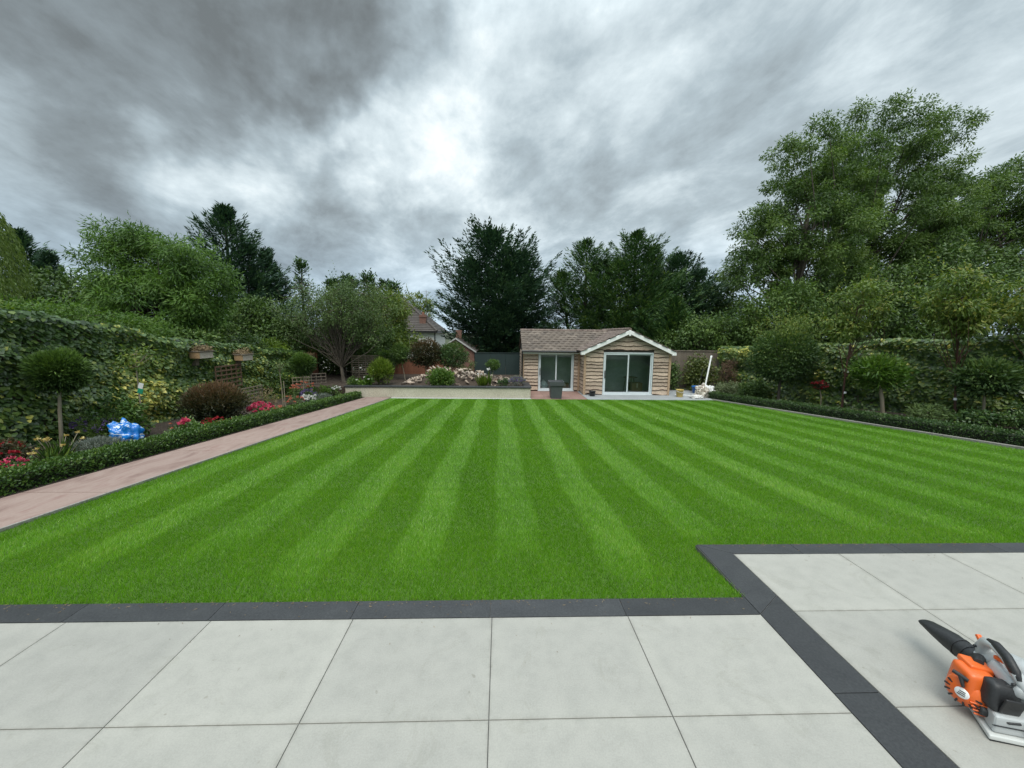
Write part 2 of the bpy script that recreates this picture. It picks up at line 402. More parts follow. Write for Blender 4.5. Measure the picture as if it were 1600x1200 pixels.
# patio: bedding, pale slabs, charcoal border
def patio():
    m = MB(); m.box((-9, -4, -.25), (1.71, 2.37, -.006)); m.box((1.712, -4, -.25), (12.0, 3.035, -.006))
    pat = m.build('patio', M_GROUT); put(pat, kind='structure')
    cache = {}
    def slab(name, x0, x1, y0, y1, mm, g=.004, h=.03):
        w, d = round(x1-x0-g, 3), round(y1-y0-g, 3); key = (name, w, d)
        if key not in cache:
            cache[key] = MB().box((-w/2, -d/2, -h), (w/2, d/2, 0)).mesh(name, mm, bevel=.0022, seg=2)
        return link(name, cache[key], pat, loc=((x0+x1)/2, (y0+y1)/2, 0))
    W = .870
    for r in range(7):
        y1 = 2.205-.648*r
        for c in range(11):
            x1 = 1.713-.8785*c if c else 1.713
            slab('paving_slab', 1.713-.8785*(c+1), 1.713-.8785*c, y1-.648, y1, M_SLAB)
    for r in range(9):
        y1 = 2.885-.652*r
        for c in range(9): slab('paving_slab', 1.957+.899*c, 1.957+.899*(c+1), y1-.652, y1, M_SLAB)
    # border along the lawn, left part; band between the two patios; border along the lawn, right part
    for c in range(10): slab('border_slab', 1.713-.885*(c+1), 1.713-.885*c, 2.208, 2.37, M_SLATE, .003)
    def poly(pts):
        o = MB().prism(pts, -.03, 0., lambda a, b, w: (a, b, w)).build('border_slab', M_SLATE, pat, bevel=.002); return o
    poly([(1.7165, 2.213), (1.9535, 2.387), (1.9535, 2.90), (1.7165, 3.032)])
    poly([(1.7165, 2.208), (1.9535, 2.382), (1.9535, 1.66), (1.7165, 1.66)])
    for k in range(6): slab('border_slab', 1.715, 1.955, 1.658-.87*(k+1), 1.658-.87*k, M_SLATE, .003)
    poly([(1.72, 3.034), (1.9565, 2.902), (2.55, 2.888), (2.55, 3.034)])
    for k in range(10): slab('border_slab', 2.552+.9*k, 2.552+.9*(k+1), 2.887, 3.036, M_SLATE, .003)
patio()

def garden_path():
    p = sheet('garden_path', lambda y: path_left(y), lambda y: lawn_left(y)-.03, -3, 14.73, -.03, M_GROUT)
    cuts = [-3, -.8, 1.2, 2.42, 4.40, 6.38, 8.4, 10.4, 12.4, 14.72]
    for a, b in zip(cuts, cuts[1:]):
        a += .006; b -= .006; v = []
        for y in (a, b):
            for x in (path_left(y)+.02, lawn_left(y)-.05): v += [(x, y, gl(y)-.04), (x, y, gl(y)+.008)]
        o = MB().add(v, [(0, 2, 6, 4), (1, 5, 7, 3), (0, 1, 3, 2), (4, 6, 7, 5), (0, 4, 5, 1), (2, 3, 7, 6)]).build('path_slab', M_PATH, p, bevel=.004)
    e = MB(); ys = np.linspace(2.38, 14.5, 25)
    for a, b in zip(ys, ys[1:]):
        e.add([(lawn_left(y)+s, y, gl(y)+z) for y in (a, b) for s, z in ((-.040, -.05), (-.040, .011), (-.014, .011), (-.014, -.05))], [(0, 1, 5, 4), (1, 2, 6, 5), (2, 3, 7, 6)])
    e.build('path_edging', M_EDGE, p)
garden_path()

def kerb():
    k = sheet('lawn_edging', lambda y: lawn_right(y)+.006, lambda y: lawn_right(y)+.094, 3.05, 14.6, -.03, M_GROUT, thick=.1)
    ys = np.arange(3.06, 14.5, .915); cache = None
    for y in ys:
        a, b = y+.004, min(y+.915, 14.6)-.004; v = []
        for q in (a, b):
            for x in (lawn_right(q)+.004, lawn_right(q)+.088): v += [(x, q, gl(q)-.08), (x, q, gl(q)+.035)]
        MB().add(v, [(0, 2, 6, 4), (1, 5, 7, 3), (0, 1, 3, 2), (4, 6, 7, 5), (0, 4, 5, 1), (2, 3, 7, 6)]).build('edging_stone', M_EDGE, k, bevel=.006)
kerb()

# far end: pale strip by the lawn, red paving in the nook, grey slab before the gable
M_REDPAVE = mat('dusty red paving', (.25, .145, .12), (.36, .23, .19), 4, .8, fine=40, piece=.15)
M_GREYPAVE = mat('blue grey concrete', (.26, .28, .29), (.36, .38, .385), 3, .8, fine=40)
put(MB().box((-4.25, 14.505, FAR-.2), (1.2, 14.745, FAR+.004)).build('concrete_strip', M_CONC), kind='structure')
nook = put(MB().box((1.205, 14.505, FAR-.2), (3.42, 17.2, FAR-.01)).build('red_paving', M_GROUT), kind='structure')
for i in range(4):
    for j in range(5):
        w, d = 2.215/4, 2.69/5
        MB().box((1.208+w*i, 14.508+d*j, FAR-.03), (1.202+w*(i+1), 14.502+d*(j+1), FAR+.006)).build('paving_slab', M_REDPAVE, nook, bevel=.004)
put(MB().box((3.425, 14.505, FAR-.2), (8.9, 17.2, FAR+.012)).build('concrete_apron', M_GREYPAVE, bevel=.01), kind='structure')
put(MB().box((-9.6, 14.995, FAR-.4), (1.15, 21.5, FAR+.36)).build('raised_bed_soil', M_SOIL), kind='structure')

# ------------------------------------------------------------------ lawn grass: blades laid over by the mower
def stripe_side(x, y, g):
    """+1 where the mower went away from the house, -1 where it came back"""
    xx = x + .018*np.sin(y*1.3+.7)+.014*np.sin(y*2.9+x*.6) + np.where(x > 1.2, -.018*(np.clip(9.5-y, 0, 9)**1.6)*np.clip((x-1.2)/3, 0, 1)*.35, 0.)
    ph = np.mod(xx+.05, .865)/.865
    d = np.where(ph < .47, np.minimum(ph, .47-ph), -np.minimum(ph-.47, 1-ph))      # signed distance to the stripe edge
    s = np.clip(d*.865/.045, -1, 1)
    # turning strip by the patio
    e = np.where(x < 1.72, 2.4, 3.05); w = np.clip((y-e-.22-.16*np.sin(x*2.3+1.)-.12*np.sin(x*5.1))/.6, 0, 1)
    return s*w - .25*(1-w)
M_GRASS = leafmat('lawn grass', G((.062, .175, .005), (.114, .295, .009), (.160, .37, .016), (.28, .43, .07)), .36, .35, .6, (1.2, 1.25, .4))
def lawn_grass():
    g = np.random.default_rng(11)
    P = []; sc = []
    for y0, y1, dens, k in ((2.38, 3.4, 15500, .95), (3.4, 4.6, 9500, 1.2), (4.6, 6.5, 5600, 1.5), (6.5, 9.5, 3000, 2.1), (9.5, 14.5, 1500, 2.9)):
        xa, xb = -4.7, 10.6; n = int(dens*(y1-y0)*(xb-xa))
        q = np.stack([g.uniform(xa, xb, n), g.uniform(y0, y1, n)], 1)
        ok = (q[:, 0] > lawn_left(q[:, 1])-.012) & (q[:, 0] < lawn_right(q[:, 1])) & ((q[:, 1] > 3.035) | (q[:, 0] < 1.722))
        ok &= (np.abs(q[:, 0]-.03*q[:, 1]) < 1.42*q[:, 1]+.8)        # what the lens and a step aside can see
        q = q[ok]; P.append(q); sc.append(np.full(len(q), k))
    P = np.concatenate(P); sc = np.concatenate(sc); n = len(P)
    s = stripe_side(P[:, 0], P[:, 1], g)
    pos = np.stack([P[:, 0], P[:, 1], gln(P[:, 1])-.021], 1)
    tuft = lump(np.stack([P[:, 0], P[:, 1], P[:, 0]*0], 1), 9., 2.)*.5+lump(np.stack([P[:, 0], P[:, 1], P[:, 0]*0], 1), 2.3, 5.)*.5
    D = np.zeros((n, 3)); D[:, 2] = 1.
    D[:, 1] = s*LEAN + g.normal(size=n)*.34; D[:, 0] = g.normal(size=n)*.42
    D[:, :2] += .12*tuft[:, None]
    Nn = rdir(g, n)*.55; Nn[:, 1] += -1.*np.where(s > 0, 1., -1.); Nn[:, 2] += .6
    t = np.clip(.50+.20*g.normal(size=n)+.16*tuft+.10*lump(np.stack([P[:, 0], P[:, 1], P[:, 0]*0], 1), .7, 8.), 0, 1)
    edge = np.where(P[:, 1] < np.where(P[:, 0] < 1.72, 2.46, 3.11), 1., 0.)
    L = .033*(.6+.75*g.random(n))*(1+.10*(sc-1))*(1+.15*tuft+.15*edge*g.random(n)); W = .0038*sc*(.7+.6*g.random(n))
    dry = g.random(n) < .006; t[dry] = 1.
    me = leaf_mesh('grass', pos, D, Nn, L, W, t, M_GRASS, BLADE)
    o = link('grass', me); put(o, 'short bright green striped lawn grass between path and patio', 'grass', kind='stuff')
LEAN = .30
lawn_grass()

# ------------------------------------------------------------------ built things at the far end
M_WANEY = mat('sawn larch', (.42, .305, .225), (.70, .56, .44), 2.2, .75, fine=30, bmp=.3, bdist=.004, stretch=(.35, 1, 3.2), piece=.35, dist=.8)
M_BARK = mat('waney bark edge', (.035, .02, .013), (.09, .052, .035), 9, .95, bmp=.6, bdist=.01)
M_TRIM = mat('larch trim', (.36, .24, .15), (.50, .36, .24), 3, .7, stretch=(1, 1, .2), fine=30, piece=.2)
M_DARKWALL = mat('building paper', (.03, .026, .022), (.05, .045, .04), 3, .9)
M_WHITE = mat('white painted board', (.82, .83, .82), (.87, .87, .86), 4, .5, bmp=.05)
M_UPVC = mat('pale grey window frame', (.56, .61, .63), (.62, .67, .69), 3, .35, bmp=0)
M_BLACK = mat('black plastic', (.012, .012, .013), (.022, .022, .024), 8, .42, bmp=.05)
M_RENDER = mat('cream render', (.40, .37, .28), (.56, .53, .43), 2.2, .85, fine=26, bmp=.4, bdist=.006, dist=.7)
M_INT = mat('plasterboard', (.34, .34, .32), (.46, .46, .44), 3, .9)
def tile_mat():
    m, nt, b = newmat('weathered roof tile')
    c = ramp(nt, objrand(nt), [(0, (.045, .036, .031)), (.2, (.10, .080, .068)), (.55, (.14, .111, .088)), (.8, (.19, .153, .125)), (1, (.26, .215, .18))])
    c = mixc(nt, .55, c, ramp(nt, tex(nt, 7, 5, .7), [(.3, (.04, .033, .028)), (.5, (.125, .099, .078)), (.72, (.22, .182, .15))]))
    nt.links.new(c, b.inputs['Base Color']); b.inputs['Roughness'].default_value = .85; bump(nt, b, tex(nt, 40, 4, .7), .5, .006); return m
M_TILE = tile_mat()
def glass_mat():
    m, nt, b = newmat('door glass'); nt.nodes.remove(b)
    gl_ = nt.nodes.new('ShaderNodeBsdfGlossy'); gl_.inputs['Roughness'].default_value = .015; gl_.inputs['Color'].default_value = (.9, .95, .95, 1)
    tr = nt.nodes.new('ShaderNodeBsdfTransparent'); tr.inputs[0].default_value = (.84, .90, .89, 1)
    fr = nt.nodes.new('ShaderNodeFresnel'); fr.inputs[0].default_value = 1.36
    ms = nt.nodes.new('ShaderNodeMixShader'); nt.links.new(fr.outputs[0], ms.inputs[0]); nt.links.new(tr.outputs[0], ms.inputs[1]); nt.links.new(gl_.outputs[0], ms.inputs[2])
    nt.links.new(ms.outputs[0], nt.nodes['Material Output'].inputs[0]); return m
M_GLASS = glass_mat()

def garden_room():
    g = np.random.default_rng(5)
    Z0 = FAR+.012
    s = thing('garden_room', 'larch clad garden room with white gable trim and two sliding doors', 'garden room', (4.0, 16.6, Z0))
    AX, AZ, SL = 5.28, 2.03, .455
    def rz(x): return AZ-SL*abs(x-AX)
    # walls (carcass behind the boards)
    w = MB(); fy = 15.64
    w.prism([(3.53, Z0), (4.28, Z0), (4.28, 1.11), (6.40, 1.11), (6.40, Z0), (7.08, Z0), (7.08, rz(7.08)-.05), (AX, AZ-.05), (3.53, rz(3.53)-.05)], fy, fy+.1, lambda a, b, q: (a, q, b))
    w.prism([(1.0, Z0), (1.66, Z0), (1.66, 1.03), (3.25, 1.03), (3.25, Z0), (3.53, Z0), (3.53, 1.10), (1.0, 1.10)], 16.64, 16.74, lambda a, b, q: (a, q, b))
    w.box((3.535, fy+.102, Z0), (3.63, 16.638, 1.14)); w.box((6.98, fy+.102, Z0), (7.08, 19.4, 1.14))
    w.prism([(16.742, Z0), (19.398, Z0), (19.398, 1.05), (18.1, 1.86), (16.742, 1.10)], 1.0, 1.1, lambda a, b, q: (q, a, b))
    w.box((1.0, 19.4, Z0), (7.08, 19.5, 1.1))
    w.build('wall', M_DARKWALL, s)
    MB().box((1.1, 16.75, Z0+.001), (6.97, 19.39, Z0+.02)).box((3.64, 15.75, Z0+.001), (6.97, 16.745, Z0+.02)).build('floor', M_CONC, s)
    MB().box((1.11, 17.55, Z0+.021), (3.80, 17.62, 1.03)).box((3.81, 17.05, Z0+.021), (6.96, 17.12, 1.10)).box((3.81, 17.13, Z0+.021), (3.88, 17.54, 1.05)).build('added_partition', M_INT, s)  # partitions added close behind the glass so the interior reads brighter
    # waney-edged boards, one by one
    def board(a0, a1, z, h, fn, clip=None):
        n = max(4, int((a1-a0)/.09)); k = g.uniform(0, 50); st = []
        for i in range(n+1):
            a = a0+(a1-a0)*i/n
            zb = z + .050*mnoise.noise((a*2.4, k, 0)) + .028*mnoise.noise((a*7.5, k, 3)) + .008*mnoise.noise((a*19, k, 5))
            zt = z+h+.035
            if clip: zt = min(zt, clip(a)); zb = min(zb, zt-.01)
            bk = min(zt-.004, zb+.022+.020*abs(mnoise.noise((a*5, k, 9)))); o = .030
            st += [fn(a, .004, zt), fn(a, o*(1-(bk-z)/(h+.04))+.002, bk), fn(a, o, zb), fn(a, .0, zb)]
        m = MB()
        for i in range(n):
            p, q = i*4, i*4+4
            m.f += [(p, q, q+1, p+1), (p+1, q+1, q+2, p+2), (p+2, q+2, q+3, p+3)]; m.m += [0, 1, 1]; m.sm += [False]*3
        m.f += [(0, 1, 2, 3), (n*4, n*4+3, n*4+2, n*4+1)]; m.m += [0, 0]; m.sm += [False]*2
        m.v = st
        m.build('cladding_board', [M_WANEY, M_BARK], s)
    front = lambda a, o, z: (a, 15.636-o, z)
    wing = lambda a, o, z: (a, 16.636-o, z)
    side = lambda a, o, z: (3.526-o, a, z)
    lside = lambda a, o, z: (.996-o, a, z)
    zs = [Z0+.02]
    while zs[-1] < 1.95: zs.append(zs[-1]+g.uniform(.125, .195))
    for i, z in enumerate(zs[:-1]):
        h = zs[i+1]-z
        if z < 1.06:
            board(3.56, 4.275, z, min(h, 1.2-z), front, lambda a: rz(a)-.06); board(6.405, 7.04, z, min(h, 1.2-z), front, lambda a: rz(a)-.06)
        else:
            d = (AZ-.07-z)/SL
            if d > .12: board(max(3.56, AX-d), min(7.04, AX+d), z, h, front, lambda a: rz(a)-.06)
        if z < 1.0:
            zz = z+g.uniform(-.02, .02); board(1.03, 1.655, zz, h, wing, lambda a: 1.09); board(3.255, 3.52, zz, h, wing, lambda a: 1.09)
            board(15.66, 16.62, z+g.uniform(-.02, .02), h, side, lambda a: 1.13); board(16.66, 19.3, zz, h, lside, lambda a: 1.09)
    for lo, hi in (((7.042, 15.58, Z0), (7.135, 15.66, 1.14)), ((3.46, 15.585, Z0), (3.555, 15.655, 1.14)), ((3.42, 16.58, Z0), (3.50, 16.63, 1.09)), ((.965, 16.59, Z0), (1.028, 16.65, 1.09))):
        MB().box(lo, hi).build('corner_post', M_TRIM, s, bevel=.006)
    # sliding doors
    def slider(x0, x1, z1, y):
        d = link('sliding_door', MB().box((x0, y-.035, Z0+.005), (x0+.045, y+.06, z1)).box((x1-.045, y-.035, Z0+.005), (x1, y+.06, z1)).box((x0+.045, y-.034, z1-.05), (x1-.045, y+.06, z1)).box((x0+.045, y-.034, Z0+.005), (x1-.045, y+.06, Z0+.06)).mesh('sliding_door', M_UPVC, BASE[s.name], bevel=.006), s)
        xm = (x0+x1)/2
        for a, b, yy in ((x0+.047, xm+.03, y-.02), (xm-.03, x1-.047, y+.025)):
            z0, zt = Z0+.062, z1-.052
            MB().box((a, yy, z0), (a+.055, yy+.035, zt)).box((b-.055, yy, z0), (b, yy+.035, zt)).box((a+.055, yy+.001, z0), (b-.055, yy+.034, z0+.06)).box((a+.055, yy+.001, zt-.055), (b-.055, yy+.034, zt)).build('sash', M_UPVC, d, bevel=.004)
            MB().box((a+.05, yy+.012, z0+.055), (b-.05, yy+.022, zt-.05)).build('pane', M_GLASS, d)
        MB().box((x0+.055, y-.065, .02), (x0+.085, y-.045, .34)).box((x0+.06, y-.046, .05), (x0+.08, y-.019, .08)).box((x0+.06, y-.046, .28), (x0+.08, y-.019, .31)).build('handle', M_BLACK, d, bevel=.005)
        MB().box((x0-.02, y-.10, Z0+.001), (x1+.02, y-.037, Z0+.035)).build('sill', M_UPVC, d, bevel=.005)
    slider(4.29, 6.39, 1.10, 15.66); slider(1.67, 3.24, 1.02, 16.66)
    # roof: main gable slopes, wing tiles one by one
    def slope_tiles(name, org, ea, eb, na, nb, ta, tb):
        org, ea, eb = Vector(org), Vector(ea).normalized(), Vector(eb).normalized(); nn = ea.cross(eb).normalized()
        if nn.z < 0: nn = -nn
        m = MB()
        for j in range(nb):
            for i in range(na):
                o = org+ea*(ta*(i+.5*(j % 2)-.25))+eb*(tb*j)+nn*(.012+.006*g.random())
                p = [o+ea*.003, o+ea*(ta-.003), o+ea*(ta-.003)+eb*(tb+.06)-nn*.016, o+ea*.003+eb*(tb+.06)-nn*.016]
                m.add(p+[x+nn*.016 for x in p], [(0, 3, 2, 1), (4, 5, 6, 7), (0, 1, 5, 4), (1, 2, 6, 5), (2, 3, 7, 6), (3, 0, 4, 7)])
        o = m.build(name, M_TILE2, s); o['kind'] = 'stuff'
    M_TILE2 = mat('weathered verge tile', (.07, .05, .04), (.27, .21, .18), 9, .85, bmp=.5, bdist=.006)
    for sg in (-1, 1):
        e = MB(); ex = AX+sg*1.98
        e.prism([(ex, rz(ex)-.02), (AX, AZ-.02), (AX, AZ+.005), (ex, rz(ex)+.005)], 15.46, 19.6, lambda a, b, q: (a, q, b)); e.build('roof_deck', M_DARKWALL, s)
        slope_tiles('roof_tiles', (ex, 15.44, rz(ex)+.01), (0, 1, 0), (-sg*1, 0, SL), 17, 10, .25, .212)
    wz = lambda y: 1.10+(y-16.42)*.515
    MB().prism([(16.42, 1.08), (18.12, wz(18.12)-.02), (18.12, wz(18.12)), (16.42, 1.10)], .93, 5.0, lambda a, b, q: (q, a, b)).build('roof_deck', M_DARKWALL, s)
    MB().prism([(18.13, wz(18.12)-.02), (19.7, 1.08), (19.7, 1.10), (18.13, wz(18.12))], .93, 5.0, lambda a, b, q: (q, a, b)).build('roof_deck', M_TILE2, s)
    tl = [MB().prism([(0, 0), (.13, .012), (.262, 0), (.262, .016), (.13, .028), (0, .016)], 0, .275, lambda a, b, q: (a, q, b)).mesh('roof_tile', M_TILE, bevel=0)]
    ang = math.atan(.515); b0 = BASE[s.name]
    for j in range(9):
        for i in range(16):
            x = .93+.262*(i-.5*(j % 2)); y = 16.36+.2125*math.cos(ang)*j
            if x > 4.9 or (x > 3.6 and wz(y) < rz(x)-.15): continue
            if x < .9: x = .92
            o = link('roof_tile', tl[0], s, loc=(x-b0.x, y-b0.y, wz(y)+.028-b0.z+g.uniform(-.004, .006)))
            o.rotation_euler = (ang-.07+g.normal()*.012, g.normal()*.015, g.normal()*.012)
    rd = MB(); [rd.tube([(.92+.30*i, 18.12, wz(18.12)+.015), (.92+.30*i+.296, 18.12, wz(18.12)+.02)], .075, 8) for i in range(14)]
    rd.build('ridge_tiles', M_TILE2, s)
    rd = MB(); [rd.tube([(AX, 15.45+.3*i, AZ+.02), (AX, 15.45+.3*i+.296, AZ+.025)], .075, 8) for i in range(14)]
    rd.build('ridge_tiles', M_TILE2, s)
    # white bargeboards, king post stub, fascia, gutter, downpipe
    for sg in (-1, 1):
        ex = AX+sg*1.93
        MB().prism([(ex, rz(ex)-.005), (AX, AZ-.005), (AX, AZ-.165), (ex, rz(ex)-.165)], 15.425, 15.455, lambda a, b, q: (a, q, b)).build('bargeboard', M_WHITE, s, bevel=.004)
        MB().prism([(ex-sg*.0, rz(ex)+.0), (ex+sg*.05, rz(ex)-.03), (ex+sg*.05, rz(ex)-.15), (ex-sg*.12, rz(ex)-.15)], 15.415, 15.60, lambda a, b, q: (a, q, b)).build('box_end', M_WHITE, s, bevel=.004)
    MB().box((AX-.035, 15.405, AZ-.24), (AX+.035, 15.424, AZ-.02)).build('finial', M_WHITE, s, bevel=.004)
    MB().box((.94, 16.395, .985), (3.45, 16.415, 1.07)).build('fascia', M_WHITE, s, bevel=.003)
    MB().tube([(.90, 16.345, 1.075), (3.40, 16.345, 1.07)], .045, 10).build('gutter', M_BLACK, s)
    MB().tube([(.925, 16.35, 1.05), (.945, 16.52, .93), (.945, 16.55, .80), (.945, 16.55, Z0+.02)], .032, 8).build('downpipe', M_BLACK, s)
garden_room()

def retaining_wall():
    s = thing('retaining_wall', 'low cream rendered retaining wall with dark slate coping behind lawn', 'wall', (-2.4, 14.9, FAR))
    MB().box((-6.05, 14.75, FAR-.1), (1.19, 14.99, -.315)).box((.95, 14.992, FAR-.1), (1.188, 16.30, -.315)).box((-6.05, 14.992, FAR-.1), (-5.85, 18.5, -.37)).build('wall', M_RENDER, s, bevel=.012)
    x = -6.10
    while x < 1.2:
        x1 = min(x+.92, 1.23)
        MB().box((x, 14.715, -.313), (x1-.006, 15.02, -.262)).build('coping_stone', M_SLATE, s, bevel=.006); x += .92
    MB().box((.93, 15.024, -.313), (1.23, 16.3, -.263)).build('coping_stone', M_SLATE, s, bevel=.006)
retaining_wall()

M_FENCE = mat('orange brown fence', (.16, .062, .034), (.27, .115, .066), 3, .8, stretch=(2, 2, .25), fine=30, piece=.22)
M_OLDWOOD = mat('weathered wood', (.13, .105, .08), (.24, .20, .16), 4, .85, stretch=(2, 2, .3), fine=30, piece=.25)
M_GREENFENCE = mat('dark green sheet', (.016, .032, .031), (.024, .045, .043), 1.5, .5, bmp=.05)
def board_fence(label, x0, x1, y, z0, z1, m, w=.15, cap=True, catg='fence', group=None):
    s = thing('board_fence', label, catg, ((x0+x1)/2, y, z0), group)
    n = int((x1-x0)/w); me = MB().prism([(0, 0), (w+.012, -.012), (w+.012, .004), (0, .012)], 0, z1-z0-.06, lambda a, b, q: (a, b, q)).mesh('board', m)
    for i in range(n): link('board', me, s, loc=(x0+i*w-(x0+x1)/2, 0, .03))
    for i in range(int((x1-x0)/1.83)+2):
        xx = min(x0+1.83*i, x1); MB().box((xx-.05, y+.02, z0), (xx+.05, y+.12, z1+.03)).build('post', m, s, bevel=.006)
    for zz in (z0+.3, z1-.35): MB().box((x0, y+.014, zz), (x1, y+.06, zz+.09)).build('rail', m, s)
    if cap: MB().box((x0-.02, y-.04, z1-.03), (x1+.02, y+.06, z1+.015)).build('capping_rail', m, s, bevel=.005)
board_fence('orange brown board fence behind the raised bed, left of the brick gable', -6.3, -2.9, 20., -.4, .50, M_FENCE)
board_fence('weathered board fence behind the garden room, beside the ivy', 7.2, 10.6, 17.75, FAR, 1.12, M_OLDWOOD)
board_fence('brown fence strip seen above the ivy near the apple tree', -12.5, -9.3, 19.3, -.8, .98, M_FENCE)
s = thing('panel_fence', 'plain dark green panel fence left of the garden room', 'fence', (-.1, 20.05, -.4))
for i in range(4): MB().box((-1.38+.82*i, 20.03, -.4), (-1.38+.82*(i+1)-.008, 20.06, .80)).build('panel', M_GREENFENCE, s, bevel=.004)
MB().box((-1.40, 20.0, .803), (1.92, 20.09, .83)).build('capping_rail', M_GREENFENCE, s, bevel=.004)

def brick_mat(name, c1, c2, mo, sc):
    m, nt, b = newmat(name); tc = nt.nodes.new('ShaderNodeTexCoord'); mp = nt.nodes.new('ShaderNodeMapping'); mp.inputs['Rotation'].default_value = (RAD(90), 0, 0)
    nt.links.new(tc.outputs['Object'], mp.inputs[0]); br = nt.nodes.new('ShaderNodeTexBrick'); nt.links.new(mp.outputs[0], br.inputs[0])
    br.inputs['Color1'].default_value = (*c1, 1); br.inputs['Color2'].default_value = (*c2, 1); br.inputs['Mortar'].default_value = (*mo, 1)
    br.inputs['Scale'].default_value = sc; br.inputs['Mortar Size'].default_value = .012
    nt.links.new(mixc(nt, .4, br.outputs[0], ramp(nt, tex(nt, 6, 5, .7), [(.3, c1), (.7, c2)])), b.inputs['Base Color']); b.inputs['Roughness'].default_value = .9; return m
M_BRICK = brick_mat('old red brick', (.13, .062, .046), (.22, .115, .085), (.20, .17, .15), 4.4)
M_HOUSEWALL = mat('white house render', (.66, .66, .63), (.74, .74, .71), 2, .85)
M_ROOFH = mat('house roof tile', (.075, .064, .057), (.135, .118, .108), 3, .85, fine=20, piece=.3)
def garage():
    s = thing('brick_outbuilding', 'small red brick gable of an outbuilding behind the brown fence', 'outbuilding', (-2.45, 20.7, -.5))
    MB().prism([(-3.40, -1.2), (-1.45, -1.2), (-1.45, .84), (-2.45, 1.50), (-3.40, .84)], 20.7, 23.5, lambda a, b, q: (a, q, b)).build('wall', M_BRICK, s)
    for sg in (-1, 1):
        MB().prism([(-2.45, 1.51), (-2.45+sg*1.10, .79), (-2.45+sg*1.10, .84), (-2.45, 1.57)], 20.62, 23.6, lambda a, b, q: (a, q, b)).build('roof', M_ROOFH, s)
        MB().prism([(-2.45, 1.50), (-2.45+sg*1.12, .765), (-2.45+sg*1.12, .85), (-2.45, 1.585)], 20.58, 20.615, lambda a, b, q: (a, q, b)).build('verge', M_CONC, s)
    MB().box((-2.62, 22.2, 1.2), (-2.28, 22.55, 2.0)).build('chimney', M_BRICK, s, bevel=.02)
garage()
def house():
    s = thing('white_house', 'white rendered house with brown tiled hipped roof and brick chimney', 'house', (-10, 38, -3.4))
    x0, x1, y0, y1, e, r = -17., -6.35, 36.2, 43.5, 2.05, 5.6
    MB().box((x0, y0, -3.5), (x1, y1, e)).build('wall', M_HOUSEWALL, s)
    o = .38; ym = (y0+y1)/2; h = 4.0
    A = [Vector((x0-o, y0-o, e-.05)), Vector((x1+o, y0-o, e-.05)), Vector((x1+o, y1+o, e-.05)), Vector((x0-o, y1+o, e-.05)), Vector((x0+h, ym, r)), Vector((x1-h, ym, r))]
    rf = MB().add(A, [(0, 1, 5, 4), (2, 3, 4, 5), (1, 2, 5), (3, 0, 4), (0, 3, 2, 1)]).build('roof', M_ROOFH, s)
    # tile courses as thin steps down the front and end slopes
    for k in range(22):
        t = k/22.; t1 = t+.028
        a, b = A[0].lerp(A[4], t), A[1].lerp(A[5], t); c, d = A[0].lerp(A[4], t1), A[1].lerp(A[5], t1); n = Vector((0, -.03, .03))
        e2, f2 = A[1].lerp(A[5], t), A[2].lerp(A[5], t); g2, h2 = A[1].lerp(A[5], t1), A[2].lerp(A[5], t1); n2 = Vector((.03, 0, .03))
        MB().add([a+n, b+n, d, c, a], [(0, 1, 2, 3)]).add([e2+n2, f2+n2, h2, g2], [(0, 1, 2, 3)]).build('tile_course', M_ROOFH, rf, fix=False)
    MB().tube([A[1]+Vector((0, 0, .03)), A[5]+Vector((0, 0, .05))], .11, 6).build('hip_ridge', M_ROOFH, rf)
    MB().tube([A[4]+Vector((0, 0, .03)), A[5]+Vector((0, 0, .05))], .11, 6).build('ridge', M_ROOFH, rf)
    MB().box((-7.75, 36.6, 1.9), (-7.15, 37.25, 3.55)).box((-7.80, 36.55, 3.3), (-7.10, 37.3, 3.42)).build('chimney', M_BRICK, s, bevel=.02)
    MB().lathe((-7.45, 36.92, 3.54), [(.12, 0), (.10, .28), (.07, .28)], 10).build('chimney_pot', M_FENCE, s)
    MB().tube([(-7.2, 37.3, 3.2), (-7.2, 37.3, 5.9)], .02, 5).tube([(-7.5, 37.3, 5.75), (-6.9, 37.3, 5.75)], .012, 4).tube([(-7.4, 37.1, 5.6), (-7.4, 37.5, 5.6)], .012, 4).build('aerial', M_OLDWOOD, s)
    MB().box((x0-o, y0-o-.02, e-.2), (x1+o, y0-o+.06, e-.06)).box((x1+o-.06, y0-o+.07, e-.2), (x1+o+.02, y1+o, e-.06)).build('gutter', M_BLACK, s)
    for wx in (-9.3, -12.2):
        w_ = MB().box((wx, y0-.06, .1), (wx+1.3, y0-.01, 1.5)).build('window', M_WHITE, s)
        for k in range(2): MB().box((wx+.08+.6*k, y0-.075, .2), (wx+.62+.6*k, y0-.062, 1.4)).build('pane', M_GLASS2, w_)
    MB().tube([(x1+.06, y0+.3, e-.1), (x1+.06, y0+.3, -3.4)], .05, 6).build('downpipe', M_BLACK, s)
M_GLASS2 = mat('dark window glass', (.02, .025, .03), (.04, .045, .05), 2, .08, bmp=0)
house()
def far_house(x, y, w, label, zr):
    s = thing('distant_house', label, 'house', (x, y, -3.5))
    MB().box((x-w, y, -3.6), (x+w, y+7, zr-1.6)).build('wall', M_BRICK, s)
    MB().prism([(y-.4, zr-1.65), (y+3.5, zr), (y+7.4, zr-1.65)], x-w-.3, x+w+.3, lambda a, b, q: (q, a, b)).build('roof', M_FENCE, s)
    MB().box((x+w*.3, y+3.2, zr-.4), (x+w*.3+.7, y+3.9, zr+.7)).build('chimney', M_HOUSEWALL, s)
far_house(-1.2, 46., 2.2, 'far red brick house roof just above the green fence', .55)

